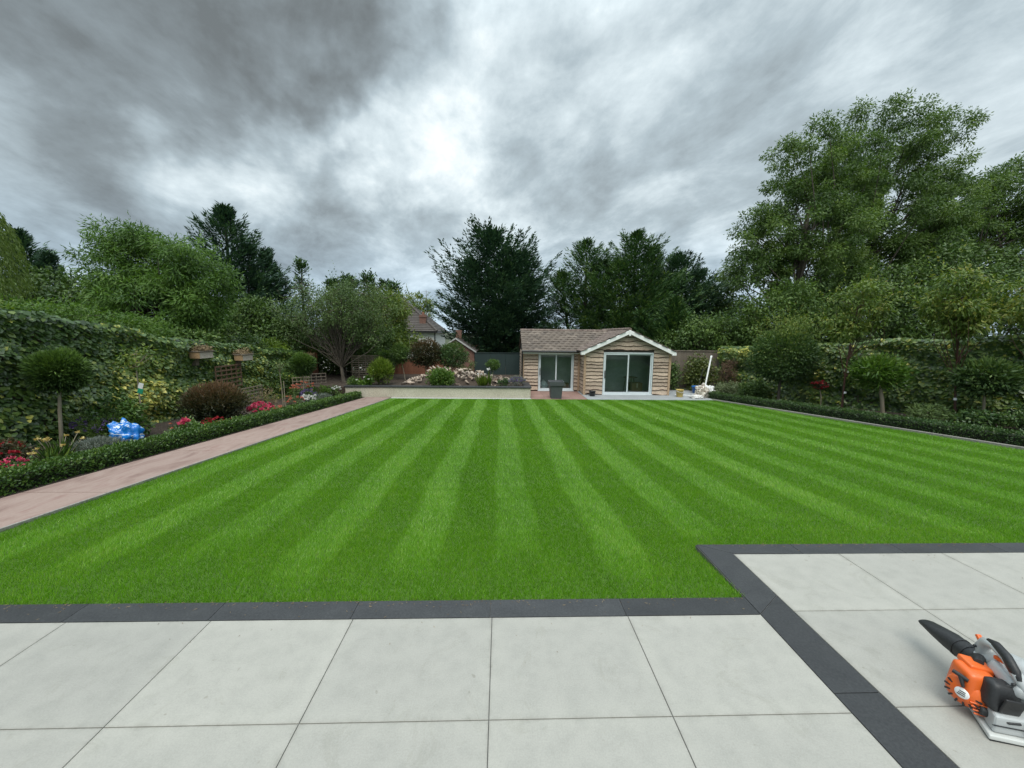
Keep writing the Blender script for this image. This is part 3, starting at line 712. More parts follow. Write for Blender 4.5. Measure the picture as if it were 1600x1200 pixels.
# ------------------------------------------------------------------ planting
M_TRUNK = mat('grey brown bark', (.05, .042, .033), (.13, .11, .085), 6, .95, bmp=.8, bdist=.02, stretch=(2, 2, .4))
M_TRUNKD = mat('dark bark', (.022, .018, .014), (.06, .05, .04), 6, .95, bmp=.8, bdist=.02, stretch=(2, 2, .4))
M_STEM = mat('pale young stem', (.20, .17, .12), (.33, .29, .21), 8, .8, stretch=(1, 1, .3))
M_CORE = mat('dark twiggy core', (.010, .014, .007), (.022, .026, .013), 14, .95, bmp=.9, bdist=.03)  # dark brown-green filler that blocks the view through the hedge
L_CONIF = leafmat('dark cypress foliage', G((.009, .029, .022), (.022, .059, .040), (.037, .090, .056), (.070, .139, .074), k=(1.380, 1.200, 1.080)), .6, .12)
L_CONIF2 = leafmat('green cypress foliage', G((.012, .036, .018), (.030, .078, .033), (.054, .117, .045), (.112, .180, .053), k=(1.380, 1.260, 1.020)), .6, .15)
L_ASH = leafmat('ash foliage', G((.019, .049, .017), (.041, .090, .029), (.072, .142, .041), (.123, .203, .058), k=(1.602, 1.358, 1.089)), .5, .30)
L_DARK = leafmat('dark evergreen leaves', G((.013, .032, .014), (.026, .064, .024), (.048, .104, .035), (.080, .144, .048), k=(2.096, 1.646, 1.121)), .45, .18)
L_WILLOW = leafmat('willow foliage', G((.029, .072, .018), (.068, .140, .026), (.114, .215, .039), (.176, .280, .058)), .5, .32)
L_WEEP = leafmat('weeping willow foliage', G((.08, .13, .03), (.14, .21, .05), (.21, .28, .08)), .5, .4)
L_APPLE = leafmat('grey green apple leaves', G((.036, .054, .026), (.072, .102, .048), (.120, .150, .072), (.156, .192, .084), k=(1.058, 1.265, 0.892)), .55, .25)
L_CHERRY = leafmat('cherry leaves', G((.030, .061, .016), (.065, .115, .027), (.115, .169, .038), (.189, .189, .047), k=(1.380, 1.320, 1.080)), .42, .30)
L_IVY = leafmat('ivy leaves', G((.012, .031, .015), (.024, .061, .025), (.044, .099, .034), (.088, .150, .051), (.255, .306, .102), (.510, .544, .255), k=(1.814, 1.455, 0.827)), .36, .10, .5)
L_BOX = leafmat('box leaves', G((.014, .041, .011), (.030, .078, .019), (.057, .128, .027), (.115, .196, .047), k=(1.5, 1.3, 1.0)), .4, .18, .5)
L_BOXD = leafmat('dark box leaves', G((.009, .027, .009), (.019, .049, .016), (.035, .078, .022), (.068, .115, .034), k=(1.869, 1.644, 1.345)), .4, .15, .5)  # darker leaf green for the right edging and several shrubs
L_BRIGHT = leafmat('bright shrub leaves', G((.03, .075, .012), (.065, .14, .020), (.11, .20, .030), (.17, .26, .05)), .42, .32)
L_LIME = leafmat('lime shrub leaves', G((.06, .10, .014), (.11, .18, .022), (.17, .25, .035), (.23, .30, .06)), .45, .35)
L_COPPER = leafmat('copper leaves', G((.016, .026, .011), (.036, .046, .018), (.080, .066, .030), (.17, .105, .060)), .42, .25, ttint=(1.3, 1., .6))
L_SILVER = leafmat('silver leaves', G((.10, .12, .10), (.18, .21, .18), (.28, .31, .28)), .6, .15)
L_PALE = leafmat('variegated leaves', G((.07, .10, .04), (.15, .19, .09), (.28, .32, .18)), .5, .2)
L_DRY = leafmat('dry straw leaves', G((.12, .08, .045), (.22, .16, .09), (.34, .26, .15)), .7, .15, ttint=(1, 1, .8))
F_PINK = leafmat('pink petals', G((.42, .03, .09), (.62, .06, .14), (.75, .14, .22)), .5, .3, ttint=(1, 1, 1))
F_RED = leafmat('red petals', G((.20, .008, .02), (.40, .02, .035), (.55, .05, .06)), .5, .3, ttint=(1, 1, 1))
F_CORAL = leafmat('coral petals', G((.50, .13, .09), (.62, .22, .14), (.70, .32, .2)), .5, .3, ttint=(1, 1, 1))
F_VIOLET = leafmat('violet petals', G((.08, .05, .16), (.15, .10, .27), (.26, .19, .40)), .5, .3, ttint=(1, 1, 1))
F_WHITE = leafmat('white petals', G((.6, .6, .56), (.75, .74, .7), (.82, .82, .8)), .5, .3, ttint=(1, 1, 1))
F_YELLOW = leafmat('straw yellow petals', G((.45, .33, .08), (.60, .47, .16), (.68, .58, .28)), .5, .3, ttint=(1, 1, 1))

L_IVYB = leafmat('olive ivy leaves', G((.03, .05, .016), (.07, .10, .025), (.13, .16, .04), (.20, .22, .07)), .4, .2)
L_DRYB = leafmat('dead brown twigs', G((.05, .032, .020), (.10, .062, .038), (.16, .10, .06)), .8, .1, ttint=(1, 1, .8))
def fit_tint(d, dt): return d[:5]+(np.clip(d[5]+dt, 0, 1),)

def broadleaf(name, label, base, ells, nl, lr, per, L, W, m, seed, bark=None, r0=.18, nb=40, droop=.35, sp=0, spl=.6, group=None, top=None, catg='tree', shell=.45, up=.6):
    g = np.random.default_rng(seed); t = thing(name, label, catg, base, group)
    C, R = lobes(g, ells, nl, lr, shell)
    d = clump_leaves(g, C, R, per, L, W, droop)
    if sp: d = cat(d, sprigs(g, ells, sp, 12, spl, L*.9, W*.9, up))
    leaf_part('crown', t, d, m)
    e = ells[0]; mb = MB()
    limb_tubes(g, mb, base, top or (e[0], e[1], e[2]+e[5]*.35), r0, C, nb)
    mb.build('trunk', bark or M_TRUNK, t, fix=False)
    return t
def conifer(label, base, h, R, m, seed, prof, leaders=((0, 0, 1, 1),), nb=260, group=None, name='conifer_tree', L=.23, W=.060, dens=38, spread=1., t0=.10):
    g = np.random.default_rng(seed); t = thing(name, label, 'tree', base, group); b = np.array(base, float); parts = []; mb = MB()
    for dx, dy, hf, rf in leaders:
        top = b+np.array((dx, dy, h*hf)); tt = t0+(1-t0)*g.random(int(nb*rf))**.9; tt = np.concatenate([tt, np.linspace(.93, 1., 14)])
        mb.tube([b+(0, 0, -.1), b*.5+top*.5+np.array((dx*.15, dy*.15, 0)), top], [.02*h*rf+.03, .012*h*rf+.02, .012], 7)
        for q in tt:
            az = g.uniform(0, 2*math.pi); ln = R*rf*np.interp(q, prof[0], prof[1])*(.80+.26*g.random())*(1+.09*math.sin(3*az+seed)+.08*math.sin(q*23+az*2))
            ln = max(ln, .18); el = RAD(np.interp(q, [0, .5, 1], [-4, 16, 62]))+g.normal()*.14
            p0 = b+(top-b)*q
            hd = np.array((math.cos(az), math.sin(az), 0.)); n = int(8+dens*ln); s = g.random(n)**.6
            pos = p0+hd*(s*ln*math.cos(el))[:, None]+np.array((0, 0, 1.))*(s*ln*math.sin(el)+.13*ln*s**2.2-.06*ln*np.sin(math.pi*s))[:, None]
            wid = .10+.30*ln*(1-s)*.55
            sd = np.array((-hd[1], hd[0], 0)); lat = g.normal(size=n)*wid*spread
            pos = pos+sd*lat[:, None]; pos[:, 2] += g.normal(size=n)*.07-.10*np.abs(lat)
            D = hd*1.0+sd*np.sign(lat)[:, None]*.55+np.array((0, 0, .28+.55*q))+rdir(g, n)*.35
            Nn = rdir(g, n)*.55+np.array((0, 0, 1.))-hd*.2
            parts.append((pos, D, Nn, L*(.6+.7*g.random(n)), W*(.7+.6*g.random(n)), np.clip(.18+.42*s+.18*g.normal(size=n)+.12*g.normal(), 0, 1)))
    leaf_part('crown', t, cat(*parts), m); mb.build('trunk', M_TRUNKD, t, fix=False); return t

PEAK = ([0, .10, .30, .55, .75, .9, 1], [.45, .62, .92, 1., .70, .33, .05])
CONE = ([0, .08, .25, .5, .75, .9, 1], [.7, .95, 1., .78, .45, .22, .04])
CONEP = ([0, .08, .3, .5, .75, .9, 1], [.6, .85, 1., .88, .52, .24, .04])
COLUMN = ([0, .1, .5, .85, 1], [.8, 1, 1, .8, .2])
# conifers behind the garden room
conifer('broad dark cypress with a ragged peak left of the garden room', (-.3, 25, -1.2), 9.15, 4.3, L_CONIF, 21, PEAK, ((-.2, 0, 1, 1), (1.7, .3, .88, .72), (-1.7, .2, .82, .72), (2.5, 0, .70, .6)), 330, 'conifers behind the garden room', dens=30, W=.08)
conifer('thin topped cypress behind the tiled wing roof', (5.7, 26, -1.2), 9.1, 3.9, L_CONIF2, 22, CONEP, ((0, 0, 1, 1), (-1.7, .2, .78, .75), (1.3, .2, .86, .75)), 195, 'conifers behind the garden room')
conifer('tall cypress with several spires behind the white gable', (8.5, 24.6, -1.2), 9.3, 4.2, L_CONIF2, 23, CONEP, ((0, 0, 1, 1), (1.3, .2, .92, .8), (-1.2, -.3, .82, .7)), 195, 'conifers behind the garden room')
conifer('green cypress right of the white gable, lower than its neighbour', (11.9, 26, -1.2), 8.3, 4.4, L_CONIF, 24, CONEP, ((0, 0, 1, 1), (1.6, 0, .88, .8), (-1.4, .3, .9, .8)), 190, 'conifers behind the garden room')
conifer('low young cypress in front of the dark conifers, above the white gable', (9.8, 21.4, -1.1), 4.9, 2.1, L_CONIF2, 25, CONE, ((0, 0, 1, 1), (-1.9, .3, .84, .8)), 220, 'conifers behind the garden room', L=.24)
# conifers on the left
conifer('dark pointed conifer behind the bright willow, seen left of the apple tree', (-13.7, 20, -1.), 8.7, 3.7, L_CONIF, 26, CONE, ((0, 0, 1, 1), (1.0, .2, .80, .6)), 250, 'conifers on the left')
conifer('shorter conifer at the right shoulder of the pointed one', (-12.7, 21.5, -1.), 7.0, 2.2, L_CONIF, 27, CONE, ((0, 0, 1, 1),), 220, 'conifers on the left')
conifer('dark wind swept conifer beside the weeping willow at the left edge', (-23.2, 19.5, -1.), 7.3, 3.0, L_CONIF, 28, CONE, ((0, 0, 1, 1), (1.4, 0, .86, .7)), 240, 'conifers on the left')
for i, (x, top, r) in enumerate(((-12.15, 6.0, .36), (-10.4, 4.9, .55), (-9.7, 5.2, .28), (-9.1, 4.9, .4), (-8.25, 5.3, .55), (-7.35, 4.9, .5), (-6.6, 4.75, .5))):
    conifer(['tallest slim columnar cypress beside the dark pointed conifer', 'second columnar cypress from the left behind the apple tree', 'third columnar cypress from the left, a thin spike', 'fourth columnar cypress from the left behind the apple tree', 'fifth columnar cypress from the left, broad and tall', 'sixth columnar cypress from the left behind the apple tree', 'rightmost columnar cypress, nearest the white house'][i],
            (x, 24+.3*(i % 3), -1.2), top+1.2, r, L_CONIF2, 40+i, COLUMN, ((0, 0, 1, 1),), 130, 'columnar cypresses behind the apple tree', 'columnar_cypress', L=.22, W=.08, dens=30, spread=2.)

broadleaf('corkscrew_willow', 'bright green twisted willow with two rounded heads beyond the ivy', (-10.6, 13, -.7),
          [(-12.2, 13, 3.5, 1.05, 1.1, 1.6), (-10.0, 13, 3.2, 1.0, 1.1, 1.5), (-11.2, 12.8, 2.5, 1.7, 1.4, 1.25), (-11.9, 13.2, 4.3, .7, .7, .8), (-10.7, 13.1, 4.0, .6, .7, .7)], 270, .36, 130, .15, .036, L_WILLOW, 51, M_TRUNKD, .16, 40, .55, 90, .45, up=1.1)
def weeping(label, base, ells, m, seed):
    g = np.random.default_rng(seed); t = thing('weeping_willow', label, 'tree', base)
    C, R = lobes(g, ells, 320, .3, .8); n = len(C); per = 60; cen = np.array(ells[0][:3])
    i = np.repeat(np.arange(n), per); s = np.tile(np.linspace(0, 1, per), n); out = unit((C-cen)*np.array((1, 1, 0))+1e-6); ln = g.uniform(1.6, 3.6, n)
    P = C[i]+out[i]*(.35*(1-np.exp(-3*s)))[:, None]*ln[i][:, None]*.6; P[:, 2] += .25*np.sin(s*2.4)-s**1.3*ln[i]; P += rdir(g, len(P))*.03
    D = np.stack([out[i][:, 0]*.3, out[i][:, 1]*.3, -np.ones(len(i))], 1)+rdir(g, len(i))*.5
    leaf_part('crown', t, (P, D, rdir(g, len(i)), .15*(.7+.6*g.random(len(i))), .028, np.clip(.5+.25*g.normal(size=len(i)), 0, 1)), m)
    mb = MB(); limb_tubes(g, mb, base, cen+(0, 0, .6), .22, C, 30); mb.build('trunk', M_TRUNKD, t, fix=False)
weeping('weeping willow with hanging yellow green strands at the left edge', (-16.8, 11, -.6), [(-16.4, 11, 5.0, 2.0, 1.8, 1.05)], L_WEEP, 52)
def apple():
    g = np.random.default_rng(53); t = thing('apple_tree', 'gnarled old apple tree with sparse grey green crown behind the wall', 'tree', (-6.75, 16.4, FAR+.3))
    ells = [(-7.2, 16.9, 2.75, 2.3, 1.7, 1.25), (-6.2, 16.8, 2.9, 1.7, 1.4, 1.2), (-8.3, 16.8, 2.2, 1.2, 1.2, .9), (-5.6, 16.6, 2.0, .9, 1., .8)]
    C, R = lobes(g, ells, 230, .34, .35); d = clump_leaves(g, C, R, 95, .078, .040, .5); d = cat(d, sprigs(g, ells, 70, 9, .75, .10, .05, .7))
    leaf_part('crown', t, d, L_APPLE)
    mb = MB(); limb_tubes(g, mb, (-6.75, 16.4, FAR+.25), (-6.95, 16.6, 1.75), .085, C, 130, 5)
    for k in range(110):        # bare twisting twigs
        c = C[g.integers(len(C))]; q = [c]
        for j in range(5): q.append(q[-1]+np.array((g.normal()*.16, g.normal()*.16, g.uniform(-.10, .22))))
        mb.tube(q, [.014, .012, .010, .008, .006, .003], 4, cap=False)
    mb.build('trunk', M_TRUNK, t, fix=False)
apple()
B = broadleaf
B('broadleaf_tree', 'yellow green tree behind the apple tree, left of the white house', (-6.2, 21, -.9), [(-6.2, 21, 2.4, 1.3, 1.2, 1.9), (-5.5, 20.6, 1.2, 1.0, .9, 1.)], 120, .40, 90, .15, .07, L_CHERRY, 54, sp=30)
B('broadleaf_tree', 'sparse tree rising behind the white house roof', (-8.9, 46, -3), [(-10.4, 46, 5.2, 2.2, 1.4, 1.4), (-9.2, 46, 4.4, 1.3, 1.2, 1.3)], 70, .45, 40, .26, .12, L_CHERRY, 55, sp=40, spl=1.2)
B('evergreen_shrub', 'dark evergreen mass behind the apple tree trunk', (-7.6, 19, -.7), [(-7.8, 19, 1.4, 1.5, .9, 1.2), (-6.3, 19.2, .9, .9, .8, 1.)], 130, .38, 100, .13, .06, L_DARK, 56, r0=.08, catg='shrub')
B('evergreen_shrub', 'dark rounded evergreen between weeping willow and bright willow', (-17, 15.5, -.8), [(-17.2, 15.5, 2.3, 2.0, 1.4, 1.75), (-15.2, 15.5, 1.8, 1.3, 1.2, 1.5), (-18.6, 15.5, 2., 1.2, 1.2, 1.7)], 210, .45, 110, .16, .075, L_DARK, 57, sp=40, r0=.1, catg='shrub')
B('evergreen_shrub', 'low dark evergreen between apple tree trunk and trellis screen', (-8.9, 20., -.8), [(-8.9, 20., .35, 1.5, .6, 1.1), (-10.6, 20, .3, 1.2, .6, 1.)], 120, .36, 90, .13, .06, L_DARK, 63, r0=.06, catg='shrub')
B('evergreen_shrub', 'dark evergreen filling below the pointed conifer', (-10.6, 17, -.8), [(-10.9, 17, 1.7, 1.6, 1.1, 1.5), (-9.6, 17.4, 1.2, 1.1, 1., 1.2)], 170, .4, 100, .14, .065, L_DARK, 58, sp=20, r0=.08, catg='shrub')
B('evergreen_shrub', 'dark leafy shrub over the fence between willow and wooden boxes', (-9.9, 12.4, -.6), [(-9.9, 12.2, 1.15, .8, 1.2, .75), (-9.7, 14.4, .95, .7, 1.1, .7)], 120, .3, 100, .12, .06, L_DARK, 59, sp=12, r0=.06, catg='shrub')
B('hedge_shrub', 'lime green vine heap spilling over the ivy at the left edge', (-9.9, 6.4, -.2), [(-9.6, 6.4, 1.95, .7, 1.2, .42)], 60, .24, 80, .14, .10, L_LIME, 60, sp=0, r0=.05, catg='shrub')
B('hedge_shrub', 'bright feathery shrub showing above the dark ivy below the willow', (-9.9, 8.9, -.3), [(-9.6, 8.6, 1.92, .7, 1.4, .45), (-9.6, 10.3, 1.72, .6, .9, .42)], 120, .25, 110, .08, .03, L_BRIGHT, 61, sp=50, spl=.3, r0=.05, catg='shrub')
B('hedge_shrub', 'yellow green bush over the far end of the ivy', (-9.4, 15.4, -.7), [(-9.3, 15.5, .95, .6, .9, .42)], 50, .24, 90, .10, .06, L_LIME, 62, r0=.05, catg='shrub')  # lime leaf material gives the yellow green

# right side: big ashes and the thicket under them
B('ash_tree', 'tall ash with open crown and ivied trunk right of the conifers', (15.4, 19.6, -.9), [(15.7, 19.6, 7.6, 2.9, 2.6, 2.9), (13.2, 19.4, 6.6, 1.9, 1.8, 2.0), (15.2, 19.6, 10.4, 2.3, 2.1, 2.0), (12.5, 19.3, 5.0, 1.3, 1.3, 1.0), (17.6, 19.8, 8.6, 1.9, 1.9, 2.3), (15.6, 19.2, 4.9, 2.4, 1.7, 1.5)], 330, .42, 170, .150, .055, L_ASH, 71, M_TRUNK, .22, 60, .5, 0, .6, 'ash trees', (15.5, 19.6, 8.6), shell=.35)
B('ash_tree', 'tallest ash with dark leaning trunk at the centre of the right hand trees', (20.2, 22.4, -1.), [(21.2, 22.4, 12.5, 2.9, 2.4, 2.3), (24.3, 22.6, 12.7, 2.4, 2.1, 2.2), (22.6, 22.4, 8.6, 4.2, 3.0, 2.9), (19.6, 22.2, 10.3, 2.2, 2.0, 2.2), (26.2, 22.6, 9.2, 2.2, 2., 2.2), (21.4, 21.8, 6.2, 3.0, 1.8, 1.7), (25.2, 21.8, 6.2, 2.4, 1.8, 1.7)], 480, .46, 170, .160, .058, L_ASH, 72, M_TRUNKD, .28, 70, .5, 0, .6, 'ash trees', (22.3, 22.4, 10.5), shell=.35)
B('ash_tree', 'ash at the right edge with wind blown lower limbs', (31, 24, -1.2), [(30.2, 24, 9.3, 2.9, 2.4, 3.0), (33.4, 24, 10.6, 3.4, 2.6, 3.0), (36, 24, 8.5, 3, 2.6, 3.2), (30.5, 24, 6.0, 3.0, 2.2, 2.0), (28.0, 24, 9.6, 2.2, 2., 2.6)], 370, .52, 125, .20, .068, L_ASH, 73, M_TRUNKD, .28, 60, .5, 0, .6, 'ash trees', shell=.35)
for i, (lab, b, ells, m, L) in enumerate((
    ('dark evergreen at the right end of the conifer row', (14.2, 26, -1.2), [(14.2, 26, 3.6, 2.2, 1.6, 2.4), (13.4, 26, 1.6, 2., 1.5, 2.)], L_DARK, .2),
    ('leafy green tree below the first ash', (13.6, 18.2, -.9), [(13.6, 18.2, 2.8, 2.0, 1.5, 1.7), (11.8, 18.6, 1.8, 1.5, 1.2, 1.5)], L_ASH, .16),
    ('dark thicket tree between the two ash trunks', (18.3, 19, -1.), [(18.3, 19, 3.2, 2.5, 1.6, 2.2), (16.2, 18.6, 2.2, 1.6, 1.4, 1.8)], L_DARK, .18),
    ('dark thicket tree under the tallest ash', (23, 19.5, -1.), [(23, 19.5, 4.0, 3.0, 1.8, 2.6), (20.6, 18.8, 2.8, 2.0, 1.5, 2.3)], L_DARK, .19),
    ('dark thicket tree under the right edge ash', (28.5, 20, -1.), [(28.5, 20, 4.4, 3.3, 2., 2.8), (32.5, 20, 4., 3, 2, 3.), (25.6, 18.6, 2.4, 2, 1.5, 2.2)], L_DARK, .2),
    ('greenish shrub tree between conifers and garden fence', (10.6, 20., -.9), [(10.8, 20., 1.4, 2.2, 1.2, 1.3), (13.0, 19.6, .8, 1.6, 1.1, 1.4)], L_DARK, .15))):
    B('broadleaf_tree', lab, b, ells, 190, .5, 85, L, L*.45, m, 80+i, r0=.14, sp=30, group='thicket trees on the right')

# ------------------------------------------------------------------ ivy-clad fences
def ivy_fence(label, pts, zt, out, n, L, seed, light, panel_w=1.83, tone=0.):
    """pts: ground line; zt(s): top height at 0..1; out: +1/-1 side that faces the garden"""
    g = np.random.default_rng(seed); P0 = np.array(pts, float); seg = np.linalg.norm(np.diff(P0, axis=0), axis=1); cum = np.concatenate([[0], np.cumsum(seg)]); tot = cum[-1]
    t = thing('ivy_fence', label, 'fence', (P0[0, 0], P0[0, 1], gl(P0[0, 1])))
    def at(s):
        d = s*tot; return np.stack([np.interp(d, cum, P0[:, 0]), np.interp(d, cum, P0[:, 1])], -1)
    k = int(tot/panel_w)+1; ss = np.linspace(0, 1, k+1)
    for a, b in zip(ss, ss[1:]):
        A, Bq = at(a), at(b); za, zb = gl(A[1]), gl(Bq[1])
        v = [(A[0], A[1], za), (Bq[0], Bq[1], zb), (Bq[0], Bq[1], zt(b)-.12), (A[0], A[1], zt(a)-.12)]
        nrm = Vector((Bq[1]-A[1], A[0]-Bq[0], 0)).normalized()*.05; w = [tuple(Vector(p)-nrm*out) for p in v]
        MB().add(v+w, [(0, 1, 2, 3), (4, 7, 6, 5), (0, 4, 5, 1), (1, 5, 6, 2), (2, 6, 7, 3), (3, 7, 4, 0)]).build('fence_panel', M_OLDWOOD, t)
        MB().box((A[0]-.06, A[1]-.06, za), (A[0]+.06, A[1]+.06, zt(a)-.06)).build('post', M_OLDWOOD, t)
    s = g.random(n); xy = at(s); ds = at(np.clip(s+.002, 0, 1))-at(np.clip(s-.002, 0, 1)); ds = ds/np.linalg.norm(ds, axis=1)[:, None]
    o3 = np.stack([ds[:, 1]*out, -ds[:, 0]*out, np.zeros(n)], 1)
    zg = gln(xy[:, 1]); zz = np.array([zt(q) for q in s]); hh = g.random(n)**.85
    q3 = np.stack([xy[:, 0], xy[:, 1], hh*2.2], 1); lp = lump(q3, 1.6, seed)*.6+lump(q3, 3.9, seed+1)*.4
    zz = zz+.10*lump(q3*np.array((1, 1, 0)), 1.5, seed+2)+.05*lump(q3*np.array((1, 1, 0)), 5., seed+3)
    P = np.stack([xy[:, 0], xy[:, 1], zg+hh*(zz-zg)], 1)+o3*(.16+.20*lp+.06*g.random(n))[:, None]
    # the top rolls over the fence
    roll = g.random(n) < .16
    P[roll] = np.stack([xy[roll, 0], xy[roll, 1], zz[roll]], 1)+o3[roll]*g.uniform(-.22, .22, roll.sum())[:, None]; P[roll, 2] += g.uniform(-.05, .10, roll.sum())
    D = np.stack([np.zeros(n), np.zeros(n), -np.ones(n)], 1)+o3*.55+rdir(g, n)*.55
    Nn = o3*1.0+np.array((0, 0, .75))+rdir(g, n)*.62; Nn[roll, 2] += 1.
    tint = np.clip(.36+tone+.15*g.normal(size=n)+.12*lp+.10*lump(q3, .8, seed+4)+light(s, hh, P)-.14*roll*(tone < .01), 0, 1)  # up-facing top leaves coloured darker to offset the light they catch
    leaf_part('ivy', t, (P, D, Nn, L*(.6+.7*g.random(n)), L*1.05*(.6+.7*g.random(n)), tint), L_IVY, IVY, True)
    return t
def bmp(x, c, w): return np.exp(-((x-c)/w)**2)
ivy_fence('long fence under dark ivy along the left bed', [(-8.25, -1.5), (-8.30, 6.3), (-8.42, 11), (-8.60, 16.6)],
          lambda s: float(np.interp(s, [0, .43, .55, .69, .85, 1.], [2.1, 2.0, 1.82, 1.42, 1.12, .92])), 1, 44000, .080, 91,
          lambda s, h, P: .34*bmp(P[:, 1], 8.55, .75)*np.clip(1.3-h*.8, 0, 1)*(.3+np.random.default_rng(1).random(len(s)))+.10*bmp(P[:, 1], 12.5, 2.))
ivy_fence('long fence under large leaved ivy along the right bed', [(16.2, 2.2), (13.55, 9.1), (11.6, 14.0), (10.5, 17.6)],
          lambda s: float(np.interp(s, [0, .45, .75, 1.], [2.05, 1.92, 1.48, 1.22])), -1, 32000, .10, 92,
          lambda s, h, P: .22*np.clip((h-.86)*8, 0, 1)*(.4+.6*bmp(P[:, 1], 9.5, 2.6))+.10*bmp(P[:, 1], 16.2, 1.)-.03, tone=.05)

# ------------------------------------------------------------------ clipped box edging
def box_hedge(label, xa, xb, y0, y1, h, m, seed, per):
    g = np.random.default_rng(seed); t = thing('box_hedge', label, 'hedge', ((xa(y0)+xb(y0))/2, y0, gl(y0)))
    ys = np.linspace(y0, y1, int((y1-y0)/.25)+1); v = []
    for y in ys:
        z = gl(y); a, b = xa(y)+.05, xb(y)-.05
        v += [(a, y, z), (a+.01, y, z+h*.7), (a+.06, y, z+h-.06), (b-.06, y, z+h-.06), (b-.01, y, z+h*.7), (b, y, z)]
    f = [(j*6+i, j*6+i+1, j*6+i+7, j*6+i+6) for j in range(len(ys)-1) for i in range(5)]+[(0, 5, 4, 3, 2, 1)]+[tuple((len(ys)-1)*6+i for i in range(6))]
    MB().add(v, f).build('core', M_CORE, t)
    n = int(per*(y1-y0)); y = g.uniform(y0, y1, n); u = g.random(n); wv = 2*h+(xb(y)-xa(y)); q = u*wv
    X = np.where(q < h, xa(y), np.where(q > wv-h, xb(y), xa(y)+q-h)); Zr = np.where(q < h, q, np.where(q > wv-h, wv-q, h))
    nx = np.where(q < h, -1., np.where(q > wv-h, 1., 0.)); nz = np.where(nx == 0, 1., .25)
    clump = lump(np.stack([X, y, Zr], 1), 7., seed)*.5+lump(np.stack([X, y, Zr], 1), 17., seed)*.5
    nn = np.stack([nx, np.zeros(n), nz], 1); rad = .035*clump+g.normal(size=n)*.022-.02
    corner = np.clip(1-np.minimum(np.abs(q-h), np.abs(q-(wv-h)))/.07, 0, 1)*.03
    P = np.stack([X, y, gln(y)+Zr], 1)+nn*(rad-corner)[:, None]
    D = nn*.7+rdir(g, n)*.8+np.array((0, 0, .35))
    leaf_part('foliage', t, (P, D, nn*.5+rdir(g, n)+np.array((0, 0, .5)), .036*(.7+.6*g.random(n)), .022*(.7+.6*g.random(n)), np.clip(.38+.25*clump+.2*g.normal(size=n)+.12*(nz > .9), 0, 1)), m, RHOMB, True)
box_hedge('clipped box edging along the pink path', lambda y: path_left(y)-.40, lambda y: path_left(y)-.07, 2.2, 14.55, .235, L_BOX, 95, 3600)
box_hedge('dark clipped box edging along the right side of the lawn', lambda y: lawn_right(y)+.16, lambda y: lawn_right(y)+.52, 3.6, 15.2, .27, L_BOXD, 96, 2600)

# ------------------------------------------------------------------ bed plants
def petals(g, C, r, per, up=.6):
    n = len(C)*per; i = np.repeat(np.arange(len(C)), per); d = rdir(g, n); d[:, 2] = np.abs(d[:, 2])*.8+.1
    P = C[i]+d*r*.35*g.random(n)[:, None]; return P, d+rdir(g, n)*.3, rdir(g, n)+np.array((0, 0, up)), r*(.6+.5*g.random(n)), r*.7*(.7+.5*g.random(n)), g.random(n)
def bush(name, label, base, rad, m, n, L, W, seed, fl=None, catg='shrub', group=None, droop=.1, stem=True, lift=.0, flat=.85, spike=0., newtop=0.):
    g = np.random.default_rng(seed); t = thing(name, label, catg, base, group); rx, ry, rz = rad; c = np.array(base)+np.array((0, 0, rz*.9+lift))
    nl = max(12, int(26*rx*ry*rz/.1)) if rx < .5 else 110
    C, R = lobes(g, [(*c, rx*.85, ry*.85, rz*.85)], min(nl, 140), .30*min(rx, rz)+.03, .5)
    d = clump_leaves(g, C, R, n/len(C), L, W, droop, flat)
    if spike:
        q = rdir(g, int(n*spike)); q[:, 2] = np.abs(q[:, 2])*1.1; P = c+q*np.array((rx, ry, rz))*(.75+.35*g.random(len(q)))[:, None]
        d = cat(d, (P, q+np.array((0, 0, .5))+rdir(g, len(q))*.3, rdir(g, len(q)), L*1.5, W*.8, np.clip(.6+.25*g.normal(size=len(q)), 0, 1)))
    P, D, Nn, LL, WW, tt = d; P[:, 2] = np.maximum(P[:, 2], base[2]+.01)
    if newtop: tt = np.clip(tt*.55-.10+newtop*np.clip((P[:, 2]-base[2])/(1.9*rz), 0, 1)**2.2, 0, 1)      # coppery new growth on top
    leaf_part('foliage', t, (P, D, Nn, LL, WW, tt), m)
    if stem:
        mb = MB()
        for k in range(9):
            e = C[g.integers(len(C))]; b = np.array(base)+np.array((g.normal()*.05, g.normal()*.05, -.02)); mb.tube([b, b*.5+e*.5+g.normal(size=3)*.04, e], [.014, .010, .004], 4, cap=False)
        mb.build('stem', M_TRUNK, t, fix=False)
    if fl:
        fm, k, r = fl; q = rdir(g, k); q[:, 2] = np.abs(q[:, 2])*.9+.15; q[:, 1] -= .5; q = unit(q)
        F = c+q*np.array((rx, ry, rz))*(.95+.15*g.random(k))[:, None]
        if k > 12: leaf_part('flowers', t, petals(g, F, r, 16), fm, RHOMB, True)
        else:
            for j in range(k): leaf_part('flower', t, petals(g, F[j:j+1], r, 16), fm)
    return t
